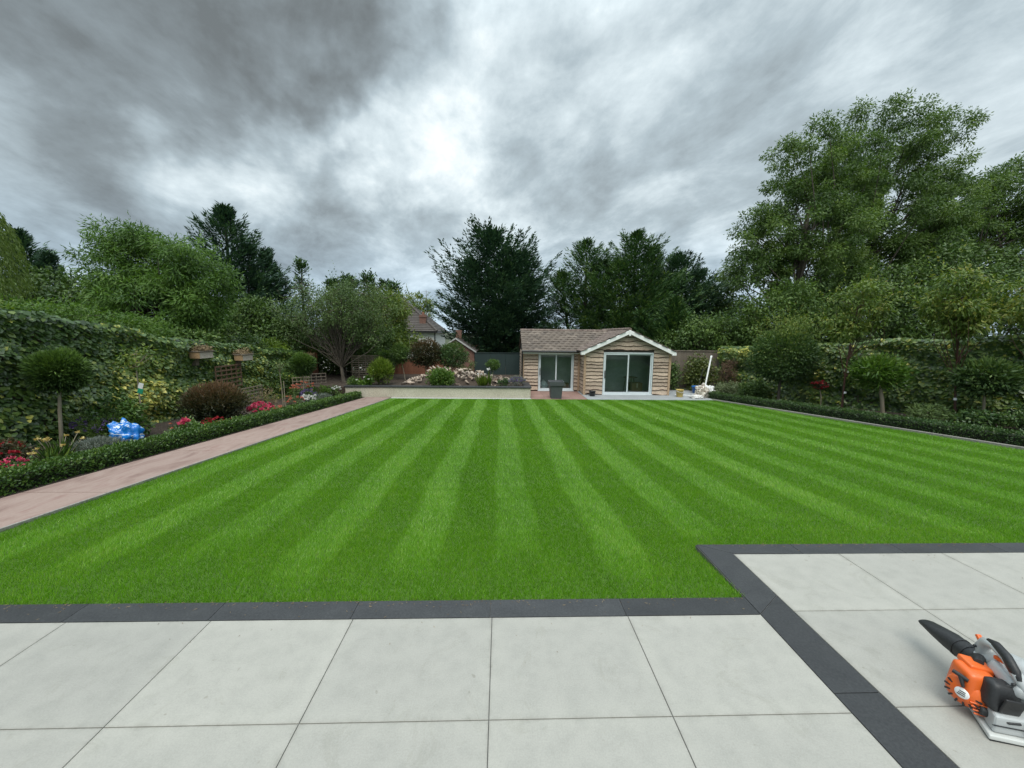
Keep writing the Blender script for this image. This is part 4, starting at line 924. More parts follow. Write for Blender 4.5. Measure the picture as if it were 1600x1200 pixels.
def standard(name, label, base, th, c, rad, m, n, L, W, seed, stake=False, r0=.02, spike=.4, bark=None, fl=None, group=None, lump_r=.3):
    """ball or mop head on a clear stem"""
    g = np.random.default_rng(seed); t = thing(name, label, 'standard tree', base, group); b = np.array(base, float); c = np.array(c, float)
    C, R = lobes(g, [(*c, *[r*.82 for r in rad])], 60, lump_r*rad[0]+.02, .5); d = clump_leaves(g, C, R, n/60, L, W, .0)
    q = rdir(g, int(n*spike)+4); q[:, 2] += .25; q = unit(q)
    P = c+q*np.array(rad)*((.70+.34*g.random(len(q)))*(1+.12*lump(q, 3.1, seed)+.08*lump(q, 7., seed)))[:, None]
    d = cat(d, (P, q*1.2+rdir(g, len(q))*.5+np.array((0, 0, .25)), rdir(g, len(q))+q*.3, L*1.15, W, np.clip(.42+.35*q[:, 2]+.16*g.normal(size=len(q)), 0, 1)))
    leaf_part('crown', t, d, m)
    mb = MB(); top = c-np.array((0, 0, rad[2]*.3)); mid = b*.5+top*.5+np.array((g.normal()*.015, g.normal()*.015, 0)); mb.tube([b-(0, 0, .02), mid, top], [r0*1.1, r0, r0*.8], 7)
    for k in range(10): mb.tube([top, top*.4+C[k]*.6+g.normal(size=3)*.02, C[k]], [r0*.5, r0*.3, .003], 4, cap=False)
    mb.build('trunk', bark or M_STEM, t, fix=False)
    if stake: MB().tube([b+(.05, .03, -.02), b+(.05, .03, th)], .014, 6).build('stake', M_STEM, t)
    if fl: leaf_part('flowers', t, petals(g, c+rdir(g, fl[1])*np.array(rad)*1.02, fl[2], 14), fl[0])
    return t
# left bed, from the near end
bush('rose_bush', 'dense crimson and pink flowering shrub at the left edge of the path', (-6.95, 5.28, gl(5.28)), (.22, .22, .22), L_COPPER, 1100, .05, .03, 101, (F_RED, 40, .04), 'flower')
bush('red_flower', 'low magenta flowers at the foot of the crimson shrub', (-6.55, 5.05, gl(5.05)), (.15, .15, .12), L_BOX, 400, .04, .02, 102, (F_PINK, 24, .034), 'flower')
L_BALL = leafmat('fine topiary foliage', G((.014, .032, .012), (.034, .070, .020), (.070, .125, .030), (.11, .18, .045), k=(1.322, 1.322, 1.035)), .5, .2)
standard('ball_topiary', 'large clipped green ball on a slim stem before the dark ivy', (-7.73, 6.69, gl(6.69)), .8, (-7.60, 6.69, 1.08), (.33, .33, .31), L_BALL, 8000, .085, .017, 103, r0=.026, spike=.7)
def blades(name, label, base, n, h, spread, m, seed, fl=None, catg='plant', w=.014):
    g = np.random.default_rng(seed); t = thing(name, label, catg, base); a = g.uniform(0, 2*math.pi, n); r = g.random(n)*spread*.4
    P = np.array(base)+np.stack([np.cos(a)*r, np.sin(a)*r, np.zeros(n)], 1)
    D = np.stack([np.cos(a)*spread*g.random(n), np.sin(a)*spread*g.random(n), np.full(n, h)], 1)
    leaf_part('leaves', t, (P, D, rdir(g, n), h*(.6+.5*g.random(n)), w, g.random(n)), m)
    if fl:
        k = fl[1]; C = P[:k]+unit(D[:k])*(h*(.85+.3*g.random(k)))[:, None]; [leaf_part('flower', t, petals(g, C[j:j+1], fl[2], 10), fl[0]) for j in range(k)]
        mb = MB()
        for j in range(k): mb.tube([P[j], P[j]*.4+C[j]*.6, C[j]], .005, 4, cap=False)
        mb.build('stem', M_STEM, t, fix=False)
blades('daylily', 'straw flowered daylily clump at the foot of the ball topiary', (-6.80, 5.85, gl(5.85)), 90, .36, .35, L_BRIGHT, 104, (F_YELLOW, 7, .045), 'flower')
blades('daylily', 'leafy daylily clump close to the crimson shrub', (-6.62, 5.58, gl(5.58)), 80, .30, .32, L_BOX, 124, (F_YELLOW, 4, .04), 'flower')
bush('lavender', 'purple catmint clump under the ball topiary', (-7.55, 7.25, gl(7.25)), (.50, .35, .26), L_DARK, 1500, .06, .014, 105, (F_VIOLET, 60, .030), 'flower', spike=.4)
bush('lavender', 'violet flowered clump between ball topiary and leafy shrub', (-7.25, 7.05, gl(7.05)), (.32, .28, .22), L_DARK, 900, .06, .014, 106, (F_VIOLET, 34, .028), 'flower', spike=.4)
bush('silver_cushion', 'low silver grey cushion plant beside the blue bag', (-6.50, 6.12, gl(6.12)), (.34, .22, .12), L_SILVER, 1400, .05, .012, 107, None, 'plant', spike=.5)
bush('leafy_shrub', 'upright dark green shrub behind the blue bag', (-7.35, 7.35, gl(7.35)), (.42, .36, .46), L_BOX, 2600, .075, .038, 108)
bush('rose_bush', 'small rose bush with a single big pink bloom', (-6.25, 7.5, gl(7.5)), (.28, .24, .18), L_BOX, 900, .055, .03, 109, (F_CORAL, 3, .03), 'flower')
g_ = np.random.default_rng(7); rr = thing('rose_bloom', 'round vivid pink rose bloom above the box edging', 'flower', (-6.08, 7.34, gl(7.34)+.27))
leaf_part('petals', rr, petals(g_, np.array([(-6.08, 7.34, gl(7.34)+.36)])+g_.normal(size=(7, 3))*.035, .065, 14), F_PINK); MB().tube([(-6.10, 7.38, gl(7.38)+.01), (-6.08, 7.34, gl(7.34)+.34)], .006, 5).build('stem', M_STEM, rr)
bush('copper_shrub', 'big rounded copper brown shrub below the wooden boxes', (-6.72, 8.95, gl(8.95)), (.60, .58, .46), L_COPPER, 8500, .060, .032, 110, spike=.25, newtop=.75)
bush('astilbe', 'low rust red flowers in front of the copper shrub', (-6.25, 8.40, gl(8.4)), (.34, .22, .12), L_BOX, 700, .05, .02, 111, (F_RED, 30, .04), 'flower')
bush('rose_bush', 'hot pink flower cluster right of the copper shrub', (-6.05, 9.55, gl(9.55)), (.26, .26, .22), L_BOX, 700, .05, .028, 112, (F_PINK, 30, .06), 'flower')
bush('astilbe', 'coral red flowers trailing along the box edging', (-5.98, 10.15, gl(10.15)), (.34, .35, .13), L_BOX, 700, .05, .02, 113, (F_CORAL, 34, .045), 'flower')
bush('shrub', 'grey twiggy shrub beside the small trellis', (-6.95, 11.2, gl(11.2)), (.36, .36, .34), L_DRY, 700, .05, .018, 114)
bush('astilbe', 'peach flowered clump at the foot of the thin sapling', (-6.55, 12.05, gl(12.05)), (.30, .3, .18), L_APPLE, 600, .05, .02, 115, (F_CORAL, 16, .045), 'flower')
standard('ball_topiary', 'small bright ball topiary near the far end of the path', (-6.90, 13.2, gl(13.2)), .7, (-6.83, 13.2, .68), (.34, .34, .34), L_BALL, 3200, .10, .02, 116, r0=.02, spike=.7)
bush('petunia', 'white and dark purple petunias by the box edging', (-6.28, 12.4, gl(12.4)), (.24, .24, .18), L_SILVER, 500, .05, .025, 117, (F_WHITE, 16, .06), 'flower')
bush('petunia', 'dark violet flowers behind the white petunias', (-6.42, 12.7, gl(12.7)), (.26, .26, .26), L_DARK, 600, .05, .025, 118, (F_VIOLET, 20, .05), 'flower')
bush('rose_bush', 'coral pink roses below the small ball topiary', (-7.25, 14.0, gl(14.)), (.42, .4, .34), L_BOX, 1200, .06, .03, 119, (F_CORAL, 22, .06), 'flower')
bush('leafy_shrub', 'bright green shrub at the far end of the left bed', (-6.65, 14.2, gl(14.2)), (.36, .30, .26), L_BRIGHT, 1200, .06, .03, 120)
bush('silver_cushion', 'silver grey cushion before the far box edging', (-6.18, 13.2, gl(13.2)), (.3, .3, .14), L_SILVER, 700, .05, .014, 121, None, 'plant', spike=.4)
bush('hydrangea', 'white flowered bush against the end of the cream wall', (-6.35, 14.45, gl(14.45)), (.26, .22, .24), L_DARK, 700, .06, .035, 122, (F_WHITE, 7, .06), 'flower')
def sapling(label, base, h, lean, seed, crown, m, L, W, n, bark=None, tag=False):
    g = np.random.default_rng(seed); b = np.array(base); t = thing('sapling', label, 'young tree', base); top = b+np.array((lean[0], lean[1], h))
    mb = MB(); q = [b-(0, 0, .02), b*.6+top*.4+g.normal(size=3)*.02, top]; mb.tube(q, [.016, .013, .008], 6)
    C, R = lobes(g, [crown], 26, .16, .3)
    for k in range(12): mb.tube([q[1]*.3+top*.7, C[k]], [.008, .003], 4, cap=False)
    mb.build('trunk', bark or M_STEM, t, fix=False)
    leaf_part('crown', t, clump_leaves(g, C, R, n/26, L, W, .5), m)
    MB().tube([b+(.07, -.03, -.02), b+(.07, -.03, h*.62)], .012, 6).build('stake', M_STEM, t)
    return t
sapling('staked sapling with thin yellowing crown behind the blue bag', (-7.21, 7.62, gl(7.62)), 1.65, (.04, 0), 131, (-7.12, 7.62, 1.28, .32, .3, .20), L_CHERRY, .085, .04, 210)
sapling('bare thin sapling stem between the two trellises', (-6.72, 11.72, gl(11.72)), 1.35, (-.06, 0), 132, (-6.78, 11.72, .80, .2, .2, .14), L_APPLE, .06, .03, 60)

# raised bed behind the cream wall
RB = FAR+.36
bush('leafy_shrub', 'rounded glossy green shrub in front of the rubble heap', (-2.45, 15.45, RB), (.56, .42, .40), L_BRIGHT, 3200, .085, .045, 141, (F_YELLOW, 3, .05))
bush('leafy_shrub', 'tall bright yellow green clump near the apple tree', (-4.95, 15.7, RB), (.42, .35, .50), L_LIME, 1500, .12, .035, 142, spike=.5)
bush('hosta', 'broad leaved pale green plant at the wall, left part', (-5.55, 15.4, RB), (.36, .26, .18), L_BRIGHT, 300, .16, .09, 143, (F_WHITE, 5, .05), 'plant')
bush('leafy_shrub', 'small dark shrub at the left end of the raised bed', (-5.95, 15.4, RB), (.26, .24, .2), L_DARK, 800, .06, .03, 144)
blades('daylily', 'pale yellow green upright clump right of the rubble heap', (-.75, 15.4, RB), 110, .52, .4, L_LIME, 145, (F_WHITE, 3, .07), 'plant', .022)
bush('leafy_shrub', 'small dark round shrub beside the purple flowers', (.12, 15.5, RB), (.24, .22, .20), L_BOXD, 900, .05, .028, 146)
bush('agapanthus', 'mound of purple flowers at the right end of the cream wall', (.68, 15.45, RB), (.34, .26, .20), L_SILVER, 700, .07, .014, 147, (F_VIOLET, 70, .035), 'flower', spike=.4)
blades('tall_stem', 'tall white flower stem by the green fence', (-.45, 15.5, RB), 14, .72, .10, L_BRIGHT, 148, (F_WHITE, 1, .11), 'flower')
standard('ball_topiary', 'small clipped ball standard before the dark green fence', (-.33, 16.2, RB), .5, (-.33, 16.2, .48), (.28, .28, .24), L_BALL, 1600, .06, .02, 149, r0=.014)
standard('ball_topiary', 'dark clipped standard at the left end of the brown fence', (-4.38, 17.4, RB), .7, (-4.6, 17.4, .85), (.42, .42, .46), L_DARK, 1800, .09, .04, 150, r0=.016)
standard('pleached_tree', 'reddish leaved standard tree before the brown fence', (-3.5, 17.6, RB), .6, (-3.45, 17.6, .86), (.74, .50, .62), L_COPPER, 4200, .09, .042, 151, r0=.022)
standard('pleached_tree', 'grey green standard tree in front of the brick gable', (-2.35, 17.8, RB), .6, (-2.25, 17.8, .78), (.72, .5, .58), L_BOXD, 3800, .09, .032, 152, r0=.022)
standard('pleached_tree', 'low dark standard between the red leaved tree and the apple tree', (-5.4, 17.9, RB), .5, (-5.4, 17.9, .55), (.5, .45, .42), L_BOX, 2000, .09, .04, 153, r0=.018)
bush('climber', 'thin climbing shrub against the brick gable wall', (-1.75, 19.6, RB), (.42, .25, .52), L_APPLE, 700, .08, .035, 154)

# right bed
bush('variegated_shrub', 'pale variegated shrub beside the white sacks', (9.75, 15.6, FAR), (.75, .5, .32), L_PALE, 3600, .07, .032, 161)
bush('leafy_shrub', 'dark glossy shrub right of the variegated one', (10.3, 14.9, gl(14.9)), (.62, .5, .40), L_DARK, 2200, .09, .05, 162)
L_SHAG = leafmat('shaggy standard leaves', G((.009, .024, .010), (.022, .048, .018), (.042, .080, .026), (.085, .13, .035), k=(1.943, 1.794, 1.495)), .5, .22)
st = standard('mophead_tree', 'large shaggy dark standard with feathery top by the ivy', (10.1, 13.25, gl(13.25)), .8, (10.15, 13.3, 1.10), (1.08, .95, .95), L_SHAG, 8500, .10, .042, 163, r0=.045, bark=M_TRUNK)
gq = np.random.default_rng(9); leaf_part('top_shoots', st, cat(clump_leaves(gq, *lobes(gq, [(10.3, 13.4, 2.0, .85, .75, .5)], 40, .25), 60, .09, .022, .1), sprigs(gq, [(10.3, 13.4, 1.9, 1.0, .9, .7)], 90, 12, .6, .09, .022, 1.)), L_CHERRY)
standard('mophead_tree', 'bright green fern leaved mophead standard in the right bed', (11.08, 10.4, gl(10.4)), .8, (10.75, 10.4, .84), (.56, .52, .38), L_BRIGHT, 2300, .15, .045, 164, r0=.045, bark=M_STEM, spike=.22, lump_r=.42)
standard('mophead_tree', 'dark green standard near the right edge of the bed', (12.48, 9.2, gl(9.2)), .8, (12.35, 9.2, .84), (.58, .55, .42), L_SHAG, 2600, .12, .05, 165, r0=.03, bark=M_STEM)
standard('standard_rose', 'thin pale stemmed rose with dark crimson head', (10.84, 12.27, gl(12.27)), .5, (10.72, 12.27, .22), (.20, .18, .12), L_COPPER, 200, .06, .03, 166, r0=.016, fl=(F_RED, 22, .07))
def staked_cherry(label, base, ells, seed, lean):
    t = broadleaf('cherry_tree', label, base, ells, 80, .22, 44, .12, .048, L_CHERRY, seed, M_REDBARK, .030, 26, .9, 40, .6, 'staked cherry trees', (base[0]+lean, base[1], ells[0][2]), 'tree')
    for z, dx in ((.55, .35), (1.15, .75)):
        x = base[0]+lean*dx*.8; MB().tube([(x, base[1]-.0, base[2]+z*1.1), (x+.005, base[1], base[2]+z*1.1+.06)], .036, 8).build('tree_tie', M_WHITE, t)
M_REDBARK = mat('red brown cherry bark', (.035, .014, .010), (.085, .035, .022), 9, .6, stretch=(1, 1, 3), bmp=.4)
staked_cherry('staked cherry tree right of the shaggy standard, reddish trunk', (10.63, 11.25, gl(11.25)), [(10.75, 11.3, 2.75, .72, .7, .80), (10.4, 11.3, 2.1, .4, .4, .4)], 171, .1)
staked_cherry('staked cherry tree left of the dark standard, reddish trunk', (12.2, 9.57, gl(9.57)), [(11.65, 9.6, 2.85, .55, .5, .8), (12.2, 9.6, 2.3, .45, .45, .45)], 172, -.35)
staked_cherry('drooping cherry tree at the right edge above the ivy', (13.3, 9.0, gl(9.)), [(13.1, 9.1, 2.85, .8, .7, .7), (14.2, 9., 2.6, .8, .7, .7)], 173, .1)
bush('rose_bush', 'red roses behind the box edging at the right edge', (12.35, 8.4, gl(8.4)), (.45, .4, .36), L_BOXD, 1400, .07, .04, 174, (F_RED, 9, .07), 'flower')
bush('fern', 'loose brownish fern clump under the right ivy', (11.5, 9.6, gl(9.6)), (.5, .45, .26), L_APPLE, 420, .12, .03, 175, None, 'plant')
bush('leafy_shrub', 'low leafy plants between the two right standards', (11.9, 8.9, gl(8.9)), (.55, .4, .22), L_BOXD, 1000, .09, .05, 176)

bush('hedge_shrub', 'dark shrub against the weathered fence right of the garden room', (7.9, 17.3, FAR), (.55, .30, .72), L_DARK, 2200, .09, .05, 181)
bush('hedge_shrub', 'yellowish ivy bush behind the white pipe', (9.2, 17.1, FAR), (.75, .42, .90), L_IVYB, 3200, .10, .075, 182)
bush('hedge_shrub', 'brown twiggy dead patch of hedge behind the variegated shrub', (10.15, 16.5, FAR), (.42, .40, .95), L_DRYB, 1500, .10, .022, 183)

# ------------------------------------------------------------------ smaller things
def rubble():
    g = np.random.default_rng(201); t = thing('rubble_heap', 'heap of pale broken stone and brick rubble in the raised bed', 'rubble heap', (-1.9, 16.5, RB))
    M_STONE = None
    m, nt, b = newmat('broken pale stone')
    c = ramp(nt, objrand(nt), [(0, (.30, .21, .16)), (.3, (.46, .36, .28)), (.6, (.36, .30, .25)), (.8, (.54, .45, .36)), (1, (.22, .17, .14))])
    c = mixc(nt, .4, c, ramp(nt, tex(nt, 14, 5, .7), [(.3, (.2, .15, .12)), (.7, (.56, .48, .40))])); nt.links.new(c, b.inputs['Base Color']); b.inputs['Roughness'].default_value = .9
    bump(nt, b, tex(nt, 30, 4, .7), .5, .01)
    ms = []
    for k in range(9):
        bm = bmesh.new(); q = rdir(g, 14)*g.uniform(.7, 1., (14, 1))*np.array((1., .75, .42))
        for p in q: bm.verts.new(p)
        r = bmesh.ops.convex_hull(bm, input=bm.verts); bmesh.ops.delete(bm, geom=[e for e in r['geom_interior'] if isinstance(e, bmesh.types.BMVert)], context='VERTS')
        me = bpy.data.meshes.new('stone'); bm.to_mesh(me); bm.free(); me.materials.append(m); ms.append(me)
    def hgt(x): return .50*math.exp(-((x+2.9)/.75)**2)+.42*math.exp(-((x+1.1)/.85)**2)+.30*math.exp(-((x+2.)/1.)**2)+.16*math.exp(-((x-.05)/.5)**2)
    for k in range(270):
        x = g.uniform(-4.1, .45); y = 16.45+g.normal()*.36; hz = hgt(x)*max(0., 1-((y-16.5)/.85)**2); s = g.uniform(.06, .15)
        o = link('stone', ms[k % 9], t, loc=(x+1.9, y-16.5, hz*g.uniform(.55, 1.05)+s*.2)); o.scale = (s*1.25, s, s*g.uniform(.7, 1.2)); o.rotation_euler = (g.normal()*.5, g.normal()*.5, g.uniform(0, 6.28))
    v = []; xs = np.linspace(-4.2, .5, 24); ysn = np.linspace(15.75, 17.25, 9)
    for y in ysn:
        for x in xs: v.append((x, y, RB+max(-.02, (hgt(x)*(1-((y-16.5)/.72)**2))*.72-.02)))
    MB().add(v, [(j*24+i, j*24+i+1, (j+1)*24+i+1, (j+1)*24+i) for j in range(8) for i in range(23)]).build('earth', M_SOIL, t, fix=False)
rubble()

M_PLANTER = mat('slate grey planter', (.055, .062, .068), (.085, .094, .10), 5, .55, fine=60, bmp=.15)
def planter():
    x, y, z = 2.19, 14.78, FAR+.008; t = thing('planter', 'tall square tapered grey planter on the red paving', 'planter', (x, y, z))
    def ring(w, zz): return [(x-w, y-w, zz), (x+w, y-w, zz), (x+w, y+w, zz), (x-w, y+w, zz)]
    def shell(rs, caps=(True, False)):
        m = MB(); v = [p for r in rs for p in ring(*r)]; f = [(i*4+j, i*4+(j+1) % 4, (i+1)*4+(j+1) % 4, (i+1)*4+j) for i in range(len(rs)-1) for j in range(4)]
        if caps[0]: f.append((3, 2, 1, 0))
        if caps[1]: n = (len(rs)-1)*4; f.append((n, n+1, n+2, n+3))
        return m.add(v, f)
    shell([(.205, z), (.245, z+.50)]).build('body', M_PLANTER, t, bevel=.012)
    shell([(.246, z+.501), (.285, z+.515), (.295, z+.685), (.265, z+.69), (.25, z+.60)], (True, True)).build('rim', M_PLANTER, t, bevel=.008)
    MB().box((x-.24, y-.24, z+.602), (x+.24, y+.24, z+.61)).build('soil', M_SOIL, t)
planter()
def bucket(label, c, r, h, m, ht=True, name='bucket', filled=None):
    t = thing(name, label, 'bucket', c); MB().lathe(c, [(.001, .0), (r*.8, 0), (r*.82, .01), (r, h*.94), (r*1.06, h*.94), (r*1.06, h), (r*.97, h), (r*.80, .03), (.001, .03)], 22).build('body', m, t)
    if ht: MB().tube([(c[0]-r*1.03, c[1], c[2]+h*.9), (c[0]-r*.8, c[1]-r*.75, c[2]+h*.75), (c[0], c[1]-r*1.12, c[2]+h*.62), (c[0]+r*.8, c[1]-r*.75, c[2]+h*.75), (c[0]+r*1.03, c[1], c[2]+h*.9)], .006, 6).build('handle', M_WHITE if m is not M_BLACK else M_BLACK, t)
    return t
M_YEL = mat('faded yellow plastic', (.45, .33, .09), (.58, .44, .15), 5, .5, bmp=.05)
M_BLUE = mat('blue plastic', (.012, .10, .34), (.02, .15, .45), 5, .4, bmp=.05)
bucket('faded yellow bucket right of the garden room', (7.42, 15.25, FAR+.013), .15, .30, M_YEL)
bucket('small black bucket at the corner of the gable wall', (3.78, 15.28, FAR+.013), .13, .21, M_BLACK)
bucket('blue tub behind the white sacks', (8.75, 16.3, FAR+.013), .27, .30, M_BLUE, False, 'tub')

def crumple(name, label, catg, c, rad, m, seed, amp=.22, subd=4, hf=1.):
    bm = bmesh.new(); bmesh.ops.create_icosphere(bm, subdivisions=subd, radius=1.)
    for v in bm.verts:
        p = v.co.copy(); q = p*1.6+Vector((seed*3.1, seed*1.7, 0))
        f = 1+amp*(abs(mnoise.noise(q*1.3))*1.6-.5)+amp*.7*(.4+.6*hf)*(.5-abs(mnoise.noise(q*2.3+Vector((5, 0, 0))))*1.5)+amp*.35*hf*(.4-abs(mnoise.noise(q*6.5))*1.4)
        v.co = Vector((p.x*rad[0]*f, p.y*rad[1]*f, max(p.z*rad[2]*f, -rad[2]*.55)+rad[2]*.55))
    me = bpy.data.meshes.new(name); bm.to_mesh(me); bm.free(); me.materials.append(m); me.polygons.foreach_set('use_smooth', [True]*len(me.polygons))
    o = bpy.data.objects.new(name, me); COL.objects.link(o); o.location = c; return put(o, label, catg)
def bag_mat(name, base, pr, sc, thr, second=None):
    m, nt, b = newmat(name); n = tex(nt, sc, 2, .4, (1, 1, 2.2), 1.6)
    c = ramp(nt, n, [(0, base), (thr-.02, base), (thr, pr), (thr+.08, pr), (thr+.10, second or base), (1, second or base)], 'LINEAR')
    nt.links.new(c, b.inputs['Base Color']); b.inputs['Roughness'].default_value = .28; b.inputs['Coat Weight'].default_value = .3; bump(nt, b, tex(nt, 22, 4, .6), .5, .01); return m
crumple('plastic_bag', 'crumpled bright blue plastic bag with white print in the left bed', 'bag', (-6.42, 6.52, gl(6.5)+.02), (.25, .18, .29), bag_mat('blue printed film', (.006, .17, .56), (.66, .74, .80), 6., .60, (.012, .25, .68)), 2.4, .42, 4, .5)
crumple('sack', 'cream and brown printed sack slumped beside the lawn corner', 'sack', (8.28, 15.15, FAR+.0), (.25, .20, .34), bag_mat('printed paper sack', (.56, .52, .44), (.16, .10, .06), 5., .55, (.62, .60, .55)), 2., .4)
crumple('sack', 'white plastic sack behind the printed sack', 'sack', (8.62, 15.30, FAR+.0), (.26, .22, .32), mat('white film', (.66, .66, .65), (.78, .78, .77), 3, .35), 3., .4)
crumple('sack', 'flattened white bag lying at the lawn corner', 'sack', (7.98, 14.92, FAR+.0), (.26, .16, .10), mat('dull white film', (.58, .57, .54), (.72, .71, .69), 3, .45), 4., .4)
put(MB().tube([(8.62, 15.62, FAR+.02), (9.02, 15.95, .93)], .032, 12).tube([(9.0, 15.934, .885), (9.04, 15.967, .975)], .038, 12).build('plastic_pipe', M_WHITE, None, (8.62, 15.62, FAR)), 'white plastic pipe leaning behind the sacks', 'pipe')
put(MB().tube([(8.35, 15.70, FAR+.02), (8.72, 15.95, .45)], .014, 8).box((8.28, 15.64, FAR+.0), (8.42, 15.76, FAR+.05)).build('broom', M_BLACK, None, (8.35, 15.7, FAR)), 'thin dark broom handle leaning beside the white pipe', 'broom')
put(MB().box((-.62, -.03, .0), (.62, .03, .03), M=Matrix.Translation((8.0, 15.45, FAR+.016)) @ Matrix.Rotation(-.5, 4, 'Z')).build('plank', M_WHITE, None, (8.0, 15.45, FAR), bevel=.004), 'white batten lying on the concrete beside the yellow bucket', 'plank')

# things standing inside the garden room, seen through the glass
M_CARD = mat('brown card', (.22, .15, .09), (.30, .21, .13), 4, .85)
def carton(label, x, y, z, w, d, h):
    t = thing('carton', label, 'box', (x, y, z)); MB().box((x-w, y-d, z), (x+w, y+d, z+h)).build('body', M_CARD, t, bevel=.008)
    MB().box((x-w-.004, y-d-.004, z+h+.001), (x-.002, y+d+.004, z+h+.01)).box((x+.002, y-d-.004, z+h+.001), (x+w+.004, y+d+.004, z+h+.01)).build('flap', M_CARD, t)
    MB().box((x-.03, y-d-.006, z+h*.45), (x+.03, y-d-.001, z+h)).build('tape', M_RENDER, t)
carton('brown carton inside the wide sliding door', 6.1, 16.75, FAR+.034, .24, .2, .36)
carton('smaller carton on the floor behind the left sliding door', 2.95, 17.25, FAR+.034, .18, .18, .26)
crumple('sack', 'pale sack standing inside the left sliding door', 'sack', (1.95, 17.05, FAR+.02), (.18, .16, .26), M_WHITE, 5., .35)
t = thing('garden_table', 'small round garden table inside the wide sliding door', 'table', (5.75, 16.5, FAR+.034))
MB().lathe((5.75, 16.5, FAR+.66), [(.001, .03), (.30, .03), (.31, .015), (.30, 0), (.001, 0)], 24).build('table_top', M_OLDWOOD, t)
for k in range(3):
    a = 2.1*k+.4; MB().tube([(5.75+.20*math.cos(a), 16.5+.20*math.sin(a), FAR+.66), (5.75+.28*math.cos(a), 16.5+.28*math.sin(a), FAR+.034)], .016, 7).build('leg', M_OLDWOOD, t)

# wooden boxes and trellises on the ivy
M_BOXW = mat('silvered box wood', (.38, .32, .26), (.55, .48, .41), 5, .8, stretch=(1, .4, 2), fine=40)
M_BOXE = mat('tan box wood', (.26, .16, .08), (.36, .24, .13), 5, .8, fine=40)
def hung_box(label, x, y, z, l=.46, h=.17, d=.26):
    t = thing('hanging_box', label, 'wooden box', (x, y, z), 'wooden boxes on the ivy'); a = math.atan2(.18, 5.)
    MB().box((x, y-l/2, z), (x+d, y+l/2, z+h)).build('body', [M_BOXW], t, bevel=.006)
    MB().box((x+.002, y-l/2-.014, z+.002), (x+d-.002, y-l/2-.001, z+h-.002)).build('end_board', M_BOXE, t, bevel=.004)
    MB().box((x-.04, y-l/2-.03, z+h+.002), (x+d+.03, y+l/2+.03, z+h+.03)).build('lid', M_OLDWOOD, t, bevel=.005)
    MB().box((x-.12, y-.06, z-.2), (x-.002, y+.06, z+h+.0)).build('back_batten', M_OLDWOOD, t, bevel=.004)
    g = np.random.default_rng(int(y*10)); n = 260; P = np.array((x, y, z+h+.03))+np.stack([g.uniform(-.05, d, n), g.uniform(-l*.55, l*.55, n), np.abs(g.normal(size=n))*.07], 1)
    leaf_part('dry_nest', t, (P, rdir(g, n)+np.array((.4, 0, -.4)), rdir(g, n)+np.array((0, 0, 1)), .09, .035, g.random(n)), L_DRY, RHOMB, True)
hung_box('leftmost weathered wooden box fixed high on the ivy', -8.16, 10.4, 1.07)
hung_box('middle wooden box on the ivy above the brown trellis', -8.16, 12.05, .90)
hung_box('far wooden box on the ivy near the apple tree', -8.20, 16.1, .60, .40)
M_TREL = mat('brown trellis wood', (.13, .075, .045), (.22, .13, .08), 6, .8, fine=40, piece=.2)
M_TRELP = mat('tan trellis wood', (.19, .15, .10), (.29, .24, .17), 6, .8, fine=40, piece=.2)
def trellis(label, p0, p1, z0, z1, nv, nh, m, w=.025, name='trellis'):
    t = thing(name, label, 'trellis', (p0[0], p0[1], z0), 'trellis panels on the left'); A, Bq = Vector((*p0, 0)), Vector((*p1, 0)); d = (Bq-A).normalized(); n = Vector((d.y, -d.x, 0)); b = BASE[t.name]
    L = (Bq-A).length; mv = MB().box((-w/2, -.008, 0), (w/2, .008, z1-z0)).mesh('slat', m); mh = MB().box((0, -.008, -w/2), (L, .008, w/2)).mesh('slat', m); rz = math.atan2(d.y, d.x)
    for i in range(nv): o = link('slat', mv, t, loc=A+d*(L*i/(nv-1))-Vector((b.x, b.y, 0))); o.rotation_euler[2] = rz
    for j in range(nh): o = link('slat', mh, t, loc=A+n*.017-Vector((b.x, b.y, 0))+Vector((0, 0, (z1-z0)*(.03+.94*j/(nh-1))))); o.rotation_euler[2] = rz
trellis('brown square trellis on the ivy behind the copper shrub', (-8.12, 10.95), (-8.12, 12.0), .12, .80, 6, 6, M_TREL, .04)
trellis('small tan trellis right of the copper shrub', (-7.85, 11.55), (-7.80, 12.45), -.50, .08, 6, 6, M_TRELP, .035)
trellis('small trellis under the small ball topiary', (-7.75, 14.2), (-7.35, 14.6), -.62, .12, 5, 6, M_TRELP, .03)
trellis('low trellis at the foot of the apple tree', (-7.9, 15.5), (-7.3, 15.9), -.45, .12, 5, 5, M_OLDWOOD, .03)
trellis('tall weathered trellis screen right of the apple tree trunk', (-6.75, 17.3), (-5.35, 17.7), RB, .78, 6, 12, M_TRELP, .045)
# plant label tied to the sapling
sp_ = [o for o in bpy.data.objects if o.name == 'sapling'][0]
M_GRN = mat('green card', (.02, .26, .15), (.03, .34, .20), 5, .5, bmp=0)
rt = Matrix.Translation((-7.08, 7.56, .66)) @ Matrix.Rotation(.35, 4, 'Y') @ Matrix.Rotation(.15, 4, 'Z')
tg = MB().box((-.035, -.004, -.10), (.055, .004, .0), M=rt).build('plant_label', M_GRN, sp_); MB().box((-.045, -.004, .002), (.035, .004, .11), M=rt).build('white_label', M_WHITE, tg)

